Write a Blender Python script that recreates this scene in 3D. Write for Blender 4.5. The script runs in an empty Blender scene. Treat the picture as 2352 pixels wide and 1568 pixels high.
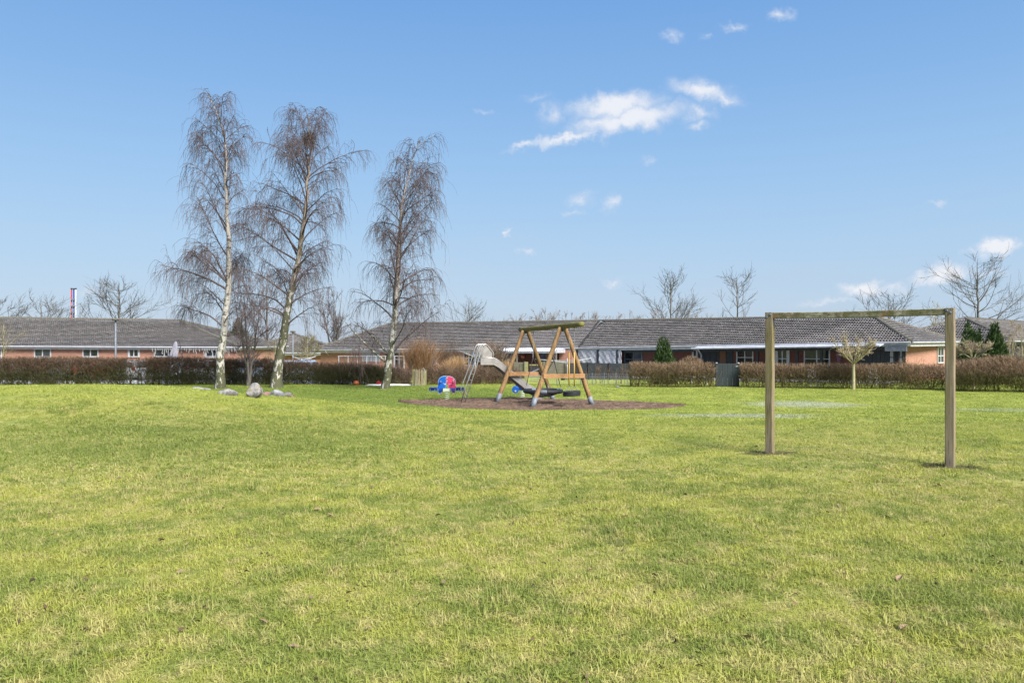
import bpy, math, random
import numpy as np
from mathutils import Vector, Matrix, Euler

random.seed(7)
RNG = np.random.default_rng(11)
SC = bpy.context.scene
COL = SC.collection
EYE = 1.59            # camera height above the ground it stands on
F = 1800.0            # focal length in units of a 2352-wide picture
EXPO = 2.7

# ------------------------------------------------------------------ camera
cam_d = bpy.data.cameras.new('camera')
cam = bpy.data.objects.new('camera', cam_d)
COL.objects.link(cam)
cam.location = (0, 0, EYE)
cam.rotation_euler = (math.radians(90), 0, 0)
cam_d.sensor_width = 36.0
cam_d.lens = 36.0 * F / 2352.0
cam_d.clip_start = 0.1
cam_d.clip_end = 3000
SC.camera = cam

# ------------------------------------------------------------------ light
SUN_AZ, SUN_EL = math.radians(40), math.radians(43)     # behind the camera, to the right
to_sun = Vector((math.sin(SUN_AZ) * math.cos(SUN_EL), -math.cos(SUN_AZ) * math.cos(SUN_EL), math.sin(SUN_EL)))
sun_d = bpy.data.lights.new('sun', 'SUN')
sun_d.energy = 1.5
sun_d.angle = math.radians(28)
sun_d.color = (1.0, 0.95, 0.87)
sun = bpy.data.objects.new('sun', sun_d)
COL.objects.link(sun)
sun.rotation_euler = (-to_sun).to_track_quat('-Z', 'Y').to_euler()
sun.location = (10, -20, 40)

SC.view_settings.view_transform = 'Standard'
SC.view_settings.look = 'None'
SC.view_settings.gamma = 1.0
SC.view_settings.use_curve_mapping = False
SC.view_settings.exposure = EXPO
SC.cycles.max_bounces = 6
SC.cycles.diffuse_bounces = 4
SC.cycles.glossy_bounces = 2
SC.cycles.transmission_bounces = 2
SC.cycles.transparent_max_bounces = 6


def lin(r, g, b):
    f = lambda c: (c / 255 / 12.92) if c / 255 <= 0.04045 else ((c / 255 + 0.055) / 1.055) ** 2.4
    return (f(r), f(g), f(b))


# ------------------------------------------------------------------ sky
world = bpy.data.worlds.new('World')
SC.world = world
world.use_nodes = True
world.cycles.sampling_method = 'MANUAL'
world.cycles.sample_map_resolution = 256
wn, wl = world.node_tree.nodes, world.node_tree.links
wn.clear()


def N(t, **kw):
    n = wn.new(t)
    for k, v in kw.items():
        setattr(n, k, v)
    return n


def math_n(op, a, b=None, c=None, clamp=False):
    n = N('ShaderNodeMath', operation=op)
    n.use_clamp = clamp
    for i, v in enumerate((a, b, c)):
        if v is None:
            continue
        if isinstance(v, (int, float)):
            n.inputs[i].default_value = v
        else:
            wl.new(v, n.inputs[i])
    return n.outputs[0]


tc = N('ShaderNodeTexCoord')
sep = N('ShaderNodeSeparateXYZ')
wl.new(tc.outputs['Generated'], sep.inputs[0])
dx, dy, dz = sep.outputs
sky = N('ShaderNodeTexSky', sky_type='NISHITA')
sky.sun_disc = False
sky.sun_elevation = SUN_EL
sky.sun_rotation = math.pi - SUN_AZ
sky.air_density = 1.0
sky.dust_density = 0.6
sky.ozone_density = 1.5
# clear-sky gradient by elevation, as the photograph shows it
ramp = N('ShaderNodeValToRGB')
el = math_n('MAXIMUM', dz, 0.0)
wl.new(math_n('MULTIPLY', el, 1.0), ramp.inputs[0])
stops = [(0.0, lin(186, 203, 224)), (0.05, lin(184, 207, 231)), (0.12, lin(173, 205, 236)), (0.20, lin(157, 197, 237)),
         (0.30, lin(136, 182, 233)), (0.42, lin(114, 165, 226)), (0.65, lin(86, 141, 212)), (1.0, lin(68, 121, 198))]
cr = ramp.color_ramp
while len(cr.elements) < len(stops):
    cr.elements.new(0.5)
for e, (p, c) in zip(cr.elements, stops):
    e.position = p
    e.color = (*c, 1)
sc_r = N('ShaderNodeVectorMath', operation='SCALE')
wl.new(ramp.outputs[0], sc_r.inputs[0])
sc_r.inputs[3].default_value = 10.0 / 2 ** EXPO
sc_s = N('ShaderNodeVectorMath', operation='SCALE')
wl.new(sky.outputs[0], sc_s.inputs[0])
sc_s.inputs[3].default_value = 0.55 * 2 ** (1.75 - EXPO)
mixs = N('ShaderNodeMix', data_type='RGBA')
mixs.inputs[0].default_value = 0.92
wl.new(sc_s.outputs[0], mixs.inputs[6])
wl.new(sc_r.outputs[0], mixs.inputs[7])
# clouds: soft lumps at their own bearings and elevations
ys = math_n('MAXIMUM', dy, 0.02)
cu = math_n('DIVIDE', dx, ys)
cv = math_n('DIVIDE', dz, ys)
cmb = N('ShaderNodeCombineXYZ')
wl.new(cu, cmb.inputs[0])
wl.new(cv, cmb.inputs[1])
nz = N('ShaderNodeTexNoise')
nz.inputs['Scale'].default_value = 34.0
nz.inputs['Detail'].default_value = 6.0
nz.inputs['Roughness'].default_value = 0.62
wl.new(cmb.outputs[0], nz.inputs['Vector'])
off = N('ShaderNodeVectorMath', operation='MULTIPLY_ADD')
wl.new(nz.outputs['Color'], off.inputs[0])
off.inputs[1].default_value = (0.056, 0.04, 0)
off.inputs[2].default_value = (-0.028, -0.02, 0)
uvd = N('ShaderNodeVectorMath', operation='ADD')
wl.new(cmb.outputs[0], uvd.inputs[0])
wl.new(off.outputs[0], uvd.inputs[1])
# x, y, half width, half height, tilt (deg), weight   (in the 2352 x 1568 picture)
CL = [(1415, 243, 105, 30, -8, 1.2), (1450, 275, 140, 28, -10, 1.15), (1300, 318, 120, 12, -10, .9), (1205, 336, 60, 8, -14, .8),
      (1375, 285, 70, 20, 0, .9), (1610, 208, 75, 26, 8, 1.0), (1655, 222, 55, 18, 10, .8), (1610, 258, 40, 18, 0, .7), (1605, 285, 30, 12, 0, .6),
      (1268, 264, 34, 26, -20, .62), (1228, 230, 36, 12, -10, .45), (1117, 259, 22, 8, 0, .45), (1487, 372, 20, 14, 0, .48),
      (1792, 35, 32, 14, 0, .75), (1688, 62, 24, 12, 0, .62), (1543, 87, 24, 14, 0, .62), (1622, 84, 18, 9, 0, .5),
      (1335, 458, 34, 18, 0, .6), (1407, 468, 26, 18, 0, .75), (1312, 485, 24, 9, 0, .5), (1167, 538, 13, 11, 0, .85),
      (1207, 582, 22, 9, 0, .65), (1405, 648, 36, 9, 0, .7), (2152, 472, 26, 10, 0, .55),
      (2292, 569, 48, 24, -6, 1.25), (2232, 577, 22, 10, 0, .55), (2166, 630, 66, 19, -12, 1.2), (2265, 622, 60, 12, 0, .55),
      (1985, 664, 54, 16, -4, 1.1), (2050, 664, 50, 14, 0, .7), (1910, 693, 100, 10, -3, .6), (215, 676, 50, 10, 0, .5)]
acc = None
for (x, y, a, b, t, w) in CL:
    mp = N('ShaderNodeMapping', vector_type='TEXTURE')
    mp.inputs['Location'].default_value = ((x - 1176) / F, (784 - y) / F, 0)
    mp.inputs['Rotation'].default_value = (0, 0, -math.radians(t))
    mp.inputs['Scale'].default_value = (1.45 * a / F, 1.5 * b / F, 1)
    wl.new(uvd.outputs[0], mp.inputs['Vector'])
    ln = N('ShaderNodeVectorMath', operation='LENGTH')
    wl.new(mp.outputs[0], ln.inputs[0])
    v = math_n('MULTIPLY_ADD', ln.outputs['Value'], -w, w)
    acc = v if acc is None else math_n('MAXIMUM', acc, v)
nz2 = N('ShaderNodeTexNoise')
nz2.inputs['Scale'].default_value = 60.0
nz2.inputs['Detail'].default_value = 5.0
wl.new(cmb.outputs[0], nz2.inputs['Vector'])
dens = math_n('ADD', acc, math_n('MULTIPLY_ADD', nz2.outputs['Fac'], 0.30, -0.17))
mr = N('ShaderNodeMapRange', interpolation_type='SMOOTHSTEP')
wl.new(dens, mr.inputs[0])
mr.inputs[1].default_value = 0.0
mr.inputs[2].default_value = 1.0
front = math_n('GREATER_THAN', dy, 0.05)
cf = math_n('MULTIPLY', mr.outputs[0], front)
cf = math_n('MULTIPLY', cf, 0.9)
# thin grey-white veil near the horizon
nz3 = N('ShaderNodeTexNoise')
mp3 = N('ShaderNodeMapping')
mp3.inputs['Scale'].default_value = (3.0, 3.0, 22.0)
wl.new(tc.outputs['Generated'], mp3.inputs['Vector'])
wl.new(mp3.outputs[0], nz3.inputs['Vector'])
nz3.inputs['Scale'].default_value = 1.6
nz3.inputs['Detail'].default_value = 5.0
veil = N('ShaderNodeMapRange', interpolation_type='SMOOTHSTEP')
wl.new(nz3.outputs['Fac'], veil.inputs[0])
veil.inputs[1].default_value = 0.5
veil.inputs[2].default_value = 0.75
vfade = N('ShaderNodeMapRange')
wl.new(dz, vfade.inputs[0])
vfade.inputs[1].default_value = 0.2
vfade.inputs[2].default_value = 0.02
vf = math_n('MULTIPLY', math_n('MULTIPLY', veil.outputs[0], vfade.outputs[0]), 0.32)
mixv = N('ShaderNodeMix', data_type='RGBA')
wl.new(vf, mixv.inputs[0])
wl.new(mixs.outputs[2], mixv.inputs[6])
g = 10.0 / 2 ** EXPO
gc = lin(196, 208, 226)
mixv.inputs[7].default_value = (gc[0] * g, gc[1] * g, gc[2] * g, 1)
# cloud colour: whiter where thick, greyer in the thin parts
ccol = N('ShaderNodeMix', data_type='RGBA')
wl.new(math_n('MULTIPLY', dens, 1.25, clamp=True), ccol.inputs[0])
c0, c1 = lin(205, 217, 236), lin(244, 245, 250)
ccol.inputs[6].default_value = (c0[0] * g, c0[1] * g, c0[2] * g, 1)
ccol.inputs[7].default_value = (c1[0] * g, c1[1] * g, c1[2] * g, 1)
mixc = N('ShaderNodeMix', data_type='RGBA')
wl.new(cf, mixc.inputs[0])
wl.new(mixv.outputs[2], mixc.inputs[6])
wl.new(ccol.outputs[2], mixc.inputs[7])
bg = N('ShaderNodeBackground')
wl.new(mixc.outputs[2], bg.inputs['Color'])
bg.inputs['Strength'].default_value = 0.1
wo = N('ShaderNodeOutputWorld')
wl.new(bg.outputs[0], wo.inputs['Surface'])


# ------------------------------------------------------------------ terrain height
def H(x, y):
    x = np.asarray(x, float)
    y = np.asarray(y, float)
    s = np.clip((y - 10) / 17.0, 0, 1)
    z = -0.6 * s * s * (3 - 2 * s)
    z = z - 0.02 * np.clip(y - 39, 0, 45)
    my = (y - 17.6) / np.where(y < 17.6, 4.6, 4.6)
    mx = np.where(x < -10, 0.0, (x + 10.0) / 7.4)
    m = 0.85 * np.exp(-(mx ** 2 + my ** 2))
    z = z + m
    near = np.clip(1 - y / 60, 0, 1)
    z = z + near * (0.018 * np.sin(x * 1.3 + 0.7 * y) + 0.02 * np.sin(0.55 * x - 0.8 * y + 1.0) + 0.012 * np.sin(2.1 * x + 1.7 * y))
    return z


def hz(x, y):
    return float(H(x, y))


def wp(p, d):
    """point on the ground at bearing p (2352-wide picture) and distance d"""
    x = (p - 1176) / F * d
    return Vector((x, d, hz(x, d)))


def zat(y, d):
    return EYE - (y - 784) / F * d


def xat(p, d):
    return (p - 1176) / F * d


# ------------------------------------------------------------------ mesh helpers
ORG = {}


class MB:
    def __init__(s):
        s.v = []
        s.f = []

    def add(s, vs, fs):
        k = len(s.v)
        s.v.extend([tuple(map(float, a)) for a in vs])
        s.f.extend([tuple(i + k for i in f) for f in fs])
        return s

    def box(s, c, size, ang=0.0, tilt=None):
        """box at centre c, size along/across/up, turned by ang in plan"""
        hx, hy, hz_ = size[0] / 2, size[1] / 2, size[2] / 2
        ca, sa = math.cos(ang), math.sin(ang)
        vs = []
        for z in (-hz_, hz_):
            for (x, y) in ((-hx, -hy), (hx, -hy), (hx, hy), (-hx, hy)):
                p = Vector((x * ca - y * sa, x * sa + y * ca, z))
                if tilt is not None:
                    p = tilt @ p
                vs.append((c[0] + p.x, c[1] + p.y, c[2] + p.z))
        return s.add(vs, [(3, 2, 1, 0), (4, 5, 6, 7), (0, 1, 5, 4), (1, 2, 6, 5), (2, 3, 7, 6), (3, 0, 4, 7)])

    def beam(s, a, b, w, h, up=(0, 0, 1)):
        """rectangular bar from a to b"""
        a, b = Vector(a), Vector(b)
        t = (b - a).normalized()
        u = t.cross(Vector(up)).normalized()
        n = u.cross(t)
        vs = []
        for p in (a, b):
            for (i, j) in ((-1, -1), (1, -1), (1, 1), (-1, 1)):
                vs.append(p + u * (i * w / 2) + n * (j * h / 2))
        return s.add(vs, [(3, 2, 1, 0), (4, 5, 6, 7), (0, 1, 5, 4), (1, 2, 6, 5), (2, 3, 7, 6), (3, 0, 4, 7)])

    def tube(s, pts, r, n=8, cap=True, closed=False):
        pts = [Vector(p) for p in pts]
        K = len(pts)
        rr = r if hasattr(r, '__len__') else [r] * K
        prev = None
        rings = []
        for i, p in enumerate(pts):
            if closed:
                t = pts[(i + 1) % K] - pts[i - 1]
            else:
                t = pts[min(i + 1, K - 1)] - pts[max(i - 1, 0)]
            t = t.normalized()
            if prev is None:
                ref = Vector((0, 0, 1)) if abs(t.z) < 0.9 else Vector((1, 0, 0))
                u = t.cross(ref).normalized()
            else:
                u = (prev - t * prev.dot(t)).normalized()
            prev = u
            w = t.cross(u)
            rings.append([p + (u * math.cos(2 * math.pi * k / n) + w * math.sin(2 * math.pi * k / n)) * rr[i] for k in range(n)])
        vs = [q for ring in rings for q in ring]
        fs = []
        for i in range(K if closed else K - 1):
            j = (i + 1) % K
            for k in range(n):
                fs.append((i * n + k, i * n + (k + 1) % n, j * n + (k + 1) % n, j * n + k))
        if cap and not closed:
            fs.append(tuple(range(n - 1, -1, -1)))
            fs.append(tuple((K - 1) * n + k for k in range(n)))
        return s.add(vs, fs)

    def prism(s, poly, o, ex, ez, ey, depth):
        """flat outline poly (2D) extruded: o + ex*x + ez*y, thickness along ey"""
        o, ex, ez, ey = map(Vector, (o, ex, ez, ey))
        n = len(poly)
        a = [o + ex * p[0] + ez * p[1] - ey * depth / 2 for p in poly]
        b = [o + ex * p[0] + ez * p[1] + ey * depth / 2 for p in poly]
        fs = [tuple(range(n - 1, -1, -1)), tuple(range(n, 2 * n))]
        for i in range(n):
            j = (i + 1) % n
            fs.append((i, j, j + n, i + n))
        return s.add(a + b, fs)

    def lathe(s, prof, c, n=12):
        vs, fs = [], []
        for (r, z) in prof:
            for k in range(n):
                t = 2 * math.pi * k / n
                vs.append((c[0] + r * math.cos(t), c[1] + r * math.sin(t), c[2] + z))
        for i in range(len(prof) - 1):
            for k in range(n):
                fs.append((i * n + k, i * n + (k + 1) % n, (i + 1) * n + (k + 1) % n, (i + 1) * n + k))
        fs.append(tuple(range(n - 1, -1, -1)))
        fs.append(tuple((len(prof) - 1) * n + k for k in range(n)))
        return s.add(vs, fs)

    def build(s, name, m, parent=None, smooth=False, origin=None):
        me = bpy.data.meshes.new(name)
        org = ORG[parent.name] if parent is not None else Vector(origin if origin is not None else (0, 0, 0))
        me.from_pydata([(a - org.x, b - org.y, c - org.z) for a, b, c in s.v], [], s.f)
        me.update()
        return link_mesh(name, me, m, parent, smooth, org)


def link_mesh(name, me, m, parent=None, smooth=False, org=None):
    if m is not None:
        me.materials.append(m)
    if smooth:
        me.polygons.foreach_set('use_smooth', [True] * len(me.polygons))
    o = bpy.data.objects.new(name, me)
    COL.objects.link(o)
    if parent is not None:
        o.parent = parent
        ORG[o.name] = ORG[parent.name]
    else:
        o.location = org if org is not None else (0, 0, 0)
        ORG[o.name] = Vector(o.location)
    return o


def np_mesh(name, V, Q, m, parent=None, smooth=False, origin=None, island=None):
    """large mesh from arrays: V (n,3), Q (k,3 or 4)"""
    org = ORG[parent.name] if parent is not None else Vector(origin if origin is not None else (0, 0, 0))
    V = np.asarray(V, np.float32) - np.array(org, np.float32)
    Q = np.asarray(Q, np.int32)
    me = bpy.data.meshes.new(name)
    k = Q.shape[1]
    me.vertices.add(len(V))
    me.vertices.foreach_set('co', V.ravel())
    me.loops.add(Q.size)
    me.loops.foreach_set('vertex_index', Q.ravel())
    me.polygons.add(len(Q))
    me.polygons.foreach_set('loop_start', np.arange(0, Q.size, k, dtype=np.int32))
    me.polygons.foreach_set('loop_total', np.full(len(Q), k, np.int32))
    me.update(calc_edges=True)
    me.validate()
    return link_mesh(name, me, m, parent, smooth, org)


def root(name, loc, label, cat, group=None):
    o = bpy.data.objects.new(name, None)
    o.empty_display_size = 0.2
    COL.objects.link(o)
    o.location = loc
    ORG[o.name] = Vector(loc)
    return tag(o, label, cat, group)


def tag(o, label=None, cat=None, group=None, kind=None):
    if label:
        o['label'] = label
    if cat:
        o['category'] = cat
    if group:
        o['group'] = group
    if kind:
        o['kind'] = kind
    return o


def copy_tree(src, loc, rz=0.0):
    c = src.copy()
    COL.objects.link(c)
    c.location = loc
    c.rotation_euler = (0, 0, rz)
    ORG[c.name] = Vector(loc)
    for ch in src.children:
        d = ch.copy()
        COL.objects.link(d)
        d.parent = c
        for gch in ch.children:
            e = gch.copy()
            COL.objects.link(e)
            e.parent = d
    return c


def tubes(P, R, S, closed_tip=False):
    """P (N,K,3) polylines, R (N,K) radii -> verts, quads"""
    N_, K, _ = P.shape
    T = np.gradient(P, axis=1)
    T /= np.linalg.norm(T, axis=2, keepdims=True) + 1e-9
    ref = np.where(np.abs(T[:, :1, 2:3]) < 0.8, np.array([[[0, 0, 1.0]]]), np.array([[[1.0, 0.13, 0]]]))
    ref = np.repeat(ref, K, 1)
    U = np.cross(T, ref)
    U /= np.linalg.norm(U, axis=2, keepdims=True) + 1e-9
    W = np.cross(T, U)
    a = np.arange(S) * 2 * np.pi / S
    V = P[:, :, None, :] + R[:, :, None, None] * (U[:, :, None, :] * np.cos(a)[None, None, :, None] + W[:, :, None, :] * np.sin(a)[None, None, :, None])
    V = V.reshape(-1, 3)
    n = np.arange(N_)[:, None, None] * (K * S)
    k = np.arange(K - 1)[None, :, None] * S
    s = np.arange(S)[None, None, :]
    s2 = (s + 1) % S
    Q = np.stack([n + k + s, n + k + s2, n + k + S + s2, n + k + S + s], -1).reshape(-1, 4)
    return V, Q


def join_vq(parts):
    Vs, Qs, o = [], [], 0
    for V, Q in parts:
        Vs.append(V)
        Qs.append(Q + o)
        o += len(V)
    return np.concatenate(Vs), np.concatenate(Qs)


def ribbons(P, Wd, rng):
    """flat strips along polylines P (N,K,3), widths Wd (N,K)"""
    N_, K, _ = P.shape
    T = P[:, -1] - P[:, 0]
    T /= np.linalg.norm(T, axis=1, keepdims=True) + 1e-9
    r = rng.normal(size=(N_, 3))
    U = np.cross(T, r)
    U /= np.linalg.norm(U, axis=1, keepdims=True) + 1e-9
    a = P + U[:, None, :] * Wd[:, :, None] * 0.5
    b = P - U[:, None, :] * Wd[:, :, None] * 0.5
    V = np.stack([a, b], 2).reshape(-1, 3)
    n = np.arange(N_)[:, None] * (K * 2)
    k = np.arange(K - 1)[None, :] * 2
    Q = np.stack([n + k, n + k + 1, n + k + 3, n + k + 2], -1).reshape(-1, 4)
    return V, Q


# ------------------------------------------------------------------ materials
class NT:
    def __init__(s, name):
        s.m = bpy.data.materials.new(name)
        s.m.use_nodes = True
        s.t = s.m.node_tree
        s.n, s.l = s.t.nodes, s.t.links
        s.n.clear()
        s.out = s.n.new('ShaderNodeOutputMaterial')
        s.bs = s.n.new('ShaderNodeBsdfPrincipled')
        s.l.new(s.bs.outputs[0], s.out.inputs[0])

    def put(s, sock, v):
        if hasattr(v, 'is_linked') or isinstance(v, bpy.types.NodeSocket):
            s.l.new(v, sock)
        elif isinstance(v, (tuple, list)) and len(v) == 3 and sock.type == 'RGBA':
            sock.default_value = (*v, 1)
        else:
            sock.default_value = v

    def coord(s, kind='Object', scale=(1, 1, 1)):
        if kind == 'World':
            o = s.n.new('ShaderNodeNewGeometry').outputs['Position']
        else:
            o = s.n.new('ShaderNodeTexCoord').outputs[kind]
        if scale != (1, 1, 1):
            mp = s.n.new('ShaderNodeMapping')
            mp.inputs['Scale'].default_value = scale
            s.l.new(o, mp.inputs[0])
            o = mp.outputs[0]
        return o

    def noise(s, vec, scale, detail=3.0, rough=0.55, col=False):
        t = s.n.new('ShaderNodeTexNoise')
        s.l.new(vec, t.inputs['Vector'])
        t.inputs['Scale'].default_value = scale
        t.inputs['Detail'].default_value = detail
        t.inputs['Roughness'].default_value = rough
        return t.outputs['Color' if col else 'Fac']

    def rng(s, v, a, b, c=0.0, d=1.0, smooth=True):
        t = s.n.new('ShaderNodeMapRange')
        if smooth:
            t.interpolation_type = 'SMOOTHSTEP'
        s.put(t.inputs[0], v)
        for i, k in enumerate((a, b, c, d)):
            t.inputs[1 + i].default_value = k
        return t.outputs[0]

    def mix(s, f, a, b, mode='MIX'):
        t = s.n.new('ShaderNodeMix')
        t.data_type = 'RGBA'
        t.blend_type = mode
        s.put(t.inputs[0], f)
        s.put(t.inputs[6], a)
        s.put(t.inputs[7], b)
        return t.outputs[2]

    def math(s, op, a, b=None, c=None):
        t = s.n.new('ShaderNodeMath')
        t.operation = op
        for i, v in enumerate((a, b, c)):
            if v is not None:
                s.put(t.inputs[i], v)
        return t.outputs[0]

    def island(s):
        return s.n.new('ShaderNodeNewGeometry').outputs['Random Per Island']

    def objrand(s):
        return s.n.new('ShaderNodeObjectInfo').outputs['Random']

    def sepz(s, vec, i=2):
        t = s.n.new('ShaderNodeSeparateXYZ')
        s.l.new(vec, t.inputs[0])
        return t.outputs[i]

    def bump(s, h, strength=0.3, dist=0.02):
        t = s.n.new('ShaderNodeBump')
        t.inputs['Strength'].default_value = strength
        t.inputs['Distance'].default_value = dist
        s.l.new(h, t.inputs['Height'])
        s.l.new(t.outputs[0], s.bs.inputs['Normal'])

    def done(s, color=None, rough=0.8, metal=0.0, spec=None):
        if color is not None:
            s.put(s.bs.inputs['Base Color'], color)
        s.put(s.bs.inputs['Roughness'], rough)
        s.put(s.bs.inputs['Metallic'], metal)
        if spec is not None:
            s.bs.inputs['Specular IOR Level'].default_value = spec
        return s.m


def simple(name, c1, c2=None, scale=6.0, rough=0.7, metal=0.0, bump=0.0, stretch=(1, 1, 1), spec=None, kind='Object', detail=4.0, lo=0.35, hi=0.65):
    t = NT(name)
    if c2 is None:
        c2 = tuple(k * 0.78 for k in c1)
    v = t.coord(kind, stretch)
    f = t.noise(v, scale, detail)
    c = t.mix(t.rng(f, lo, hi), c1, c2)
    if bump:
        t.bump(f, bump, 0.02)
    return t.done(c, rough, metal, spec)


M = {}
M['white_paint'] = simple('white paint', (0.5, 0.5, 0.51), (0.42, 0.42, 0.43), 4, 0.5)
M['gutter'] = simple('gutter plastic', (0.42, 0.425, 0.45), (0.33, 0.335, 0.36), 3, 0.4)
M['black_paint'] = simple('black stained timber', (0.012, 0.016, 0.022), (0.03, 0.036, 0.045), 9, 0.6, stretch=(6, 6, 1))
M['grey_paint'] = simple('grey painted timber', (0.16, 0.18, 0.2), (0.11, 0.12, 0.14), 7, 0.6)
M['green_black'] = simple('dark green stained timber', (0.006, 0.013, 0.016), (0.016, 0.026, 0.03), 9, 0.6, stretch=(6, 6, 1))
M['steel'] = simple('brushed steel', (0.55, 0.53, 0.5), (0.42, 0.4, 0.38), 8, 0.38, 0.75, stretch=(1, 1, 1))
M['steel_dull'] = simple('dull stainless sheet', (0.31, 0.29, 0.27), (0.24, 0.225, 0.21), 6, 0.5, 0.3)
M['galv'] = simple('galvanised steel', (0.19, 0.215, 0.245), (0.14, 0.16, 0.185), 14, 0.6, 0.2)
M['chain'] = simple('galvanised chain', (0.34, 0.35, 0.37), (0.2, 0.21, 0.22), 30, 0.45, 0.6)
M['rope'] = simple('dark rope', (0.025, 0.022, 0.022), (0.06, 0.05, 0.045), 60, 0.9)
M['rubber'] = simple('black rubber', (0.014, 0.015, 0.017), (0.03, 0.032, 0.036), 20, 0.65)
M['yellow'] = simple('yellow plastic sleeve', (0.5, 0.3, 0.045), (0.42, 0.26, 0.06), 10, 0.5)
M['blue_panel'] = simple('blue plastic panel', (0.004, 0.1, 0.42), (0.004, 0.085, 0.36), 5, 0.4)
M['navy_panel'] = simple('deep blue plastic bar', (0.004, 0.05, 0.26), (0.004, 0.042, 0.22), 5, 0.42)
M['pink_panel'] = simple('pink plastic panel', (0.58, 0.045, 0.12), (0.5, 0.04, 0.105), 5, 0.42)
M['pale_edge'] = simple('pale blue panel edge', (0.35, 0.5, 0.66), None, 8, 0.5)
M['white_plastic'] = simple('white plastic', (0.52, 0.53, 0.53), None, 8, 0.45)
M['grip'] = simple('grey rubber grip', (0.22, 0.2, 0.18), None, 12, 0.6)
M['spring'] = simple('pale green spring steel', (0.52, 0.62, 0.42), (0.42, 0.5, 0.33), 10, 0.45)
M['curtain'] = simple('pale curtain', (0.42, 0.44, 0.46), (0.3, 0.32, 0.35), 8, 0.9, stretch=(6, 6, 0.6))
M['tarp'] = simple('white tarpaulin', (0.45, 0.45, 0.48), (0.37, 0.37, 0.4), 2.2, 0.5, stretch=(1, 1, 2.5), bump=0.5)
M['porch_sheet'] = simple('corrugated plastic sheet', (0.6, 0.63, 0.66), (0.5, 0.53, 0.57), 3, 0.35)
M['snow'] = simple('old snow', (0.8, 0.82, 0.85), (0.6, 0.62, 0.66), 2.5, 0.7, bump=0.3)
M['red_paint'] = simple('red enamel', (0.38, 0.03, 0.035), (0.3, 0.025, 0.03), 4, 0.3)
M['car_white'] = simple('white car paint', (0.5, 0.51, 0.53), (0.44, 0.45, 0.47), 3, 0.25)
M['car_blue'] = simple('pale blue car paint', (0.3, 0.36, 0.45), (0.26, 0.31, 0.4), 3, 0.25)
M['car_silver'] = simple('silver car paint', (0.42, 0.43, 0.45), (0.36, 0.37, 0.39), 3, 0.3, 0.3)
M['tail'] = simple('red lamp glass', (0.35, 0.012, 0.012), None, 8, 0.2)
M['plate'] = simple('number plate', (0.6, 0.6, 0.58), None, 8, 0.4)
M['terracotta'] = simple('orange lamp globe', (0.5, 0.19, 0.1), None, 8, 0.4)
M['cloth_grey'] = simple('grey parasol cloth', (0.3, 0.29, 0.33), (0.17, 0.165, 0.2), 5, 0.9, stretch=(5, 5, 0.7))
M['fleece'] = simple('pale bench timber', (0.5, 0.48, 0.44), None, 9, 0.7)
M['brass'] = simple('door timber', (0.17, 0.075, 0.035), (0.12, 0.05, 0.025), 8, 0.6, stretch=(8, 8, 1))
M['purple'] = simple('dried flower heads', (0.2, 0.1, 0.15), None, 20, 0.8)
M['tarmac'] = simple('parking gravel', (0.2, 0.19, 0.185), (0.14, 0.132, 0.126), 3, 0.9)
M['orange_toy'] = simple('orange plastic', (0.42, 0.1, 0.03), None, 9, 0.5)
M['pot'] = simple('dark glazed pot', (0.03, 0.05, 0.045), None, 9, 0.3)


def m_glass():
    t = NT('window glass')
    v = t.coord('World')
    f = t.noise(v, 0.9, 3)
    c = t.mix(t.rng(f, 0.4, 0.7), (0.012, 0.015, 0.02), (0.055, 0.065, 0.08))
    return t.done(c, 0.08, 0.0, 0.6)


M['glass'] = m_glass()


def m_brick(name, a, b, mortar):
    t = NT(name)
    uv = t.n.new('ShaderNodeUVMap').outputs[0]
    br = t.n.new('ShaderNodeTexBrick')
    t.l.new(uv, br.inputs['Vector'])
    br.inputs['Scale'].default_value = 1.0
    br.inputs['Brick Width'].default_value = 0.24
    br.inputs['Row Height'].default_value = 0.075
    br.inputs['Mortar Size'].default_value = 0.007
    br.inputs['Color1'].default_value = (*a, 1)
    br.inputs['Color2'].default_value = (*b, 1)
    br.inputs['Mortar'].default_value = (*mortar, 1)
    br.inputs['Bias'].default_value = 0.0
    n = t.noise(uv, 3.0, 4)
    c = t.mix(t.rng(n, 0.3, 0.7, 0.0, 0.4), br.outputs['Color'], tuple(k * 0.72 for k in a))
    inv = t.math('SUBTRACT', 1.0, br.outputs['Fac'])
    t.bump(inv, 0.5, 0.01)
    return t.done(c, 0.85)


M['brick'] = m_brick('orange brick', (0.44, 0.215, 0.145), (0.36, 0.165, 0.108), (0.38, 0.28, 0.23))
M['brick_red'] = m_brick('red brick', (0.17, 0.056, 0.04), (0.125, 0.042, 0.032), (0.12, 0.085, 0.07))


def m_tile():
    t = NT('weathered concrete roof tile')
    v = t.coord('World')
    n1 = t.noise(v, 0.5, 4)
    n2 = t.noise(v, 8.0, 4, 0.7)
    n3 = t.noise(v, 3.0, 4)
    c = t.mix(t.rng(n1, 0.35, 0.65), (0.185, 0.17, 0.164), (0.13, 0.12, 0.116))
    c = t.mix(t.rng(n2, 0.48, 0.64, 0, 0.75), c, (0.43, 0.405, 0.4))
    c = t.mix(t.rng(n3, 0.56, 0.72, 0, 0.65), c, (0.14, 0.135, 0.1))
    c = t.mix(t.math('MULTIPLY', t.island(), 0.45), c, (0.07, 0.068, 0.07))
    c = t.mix(t.math('MULTIPLY', t.objrand(), 0.35), c, (0.07, 0.068, 0.07))
    t.bump(n2, 0.3, 0.01)
    return t.done(c, 0.75, 0, 0.35)


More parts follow.
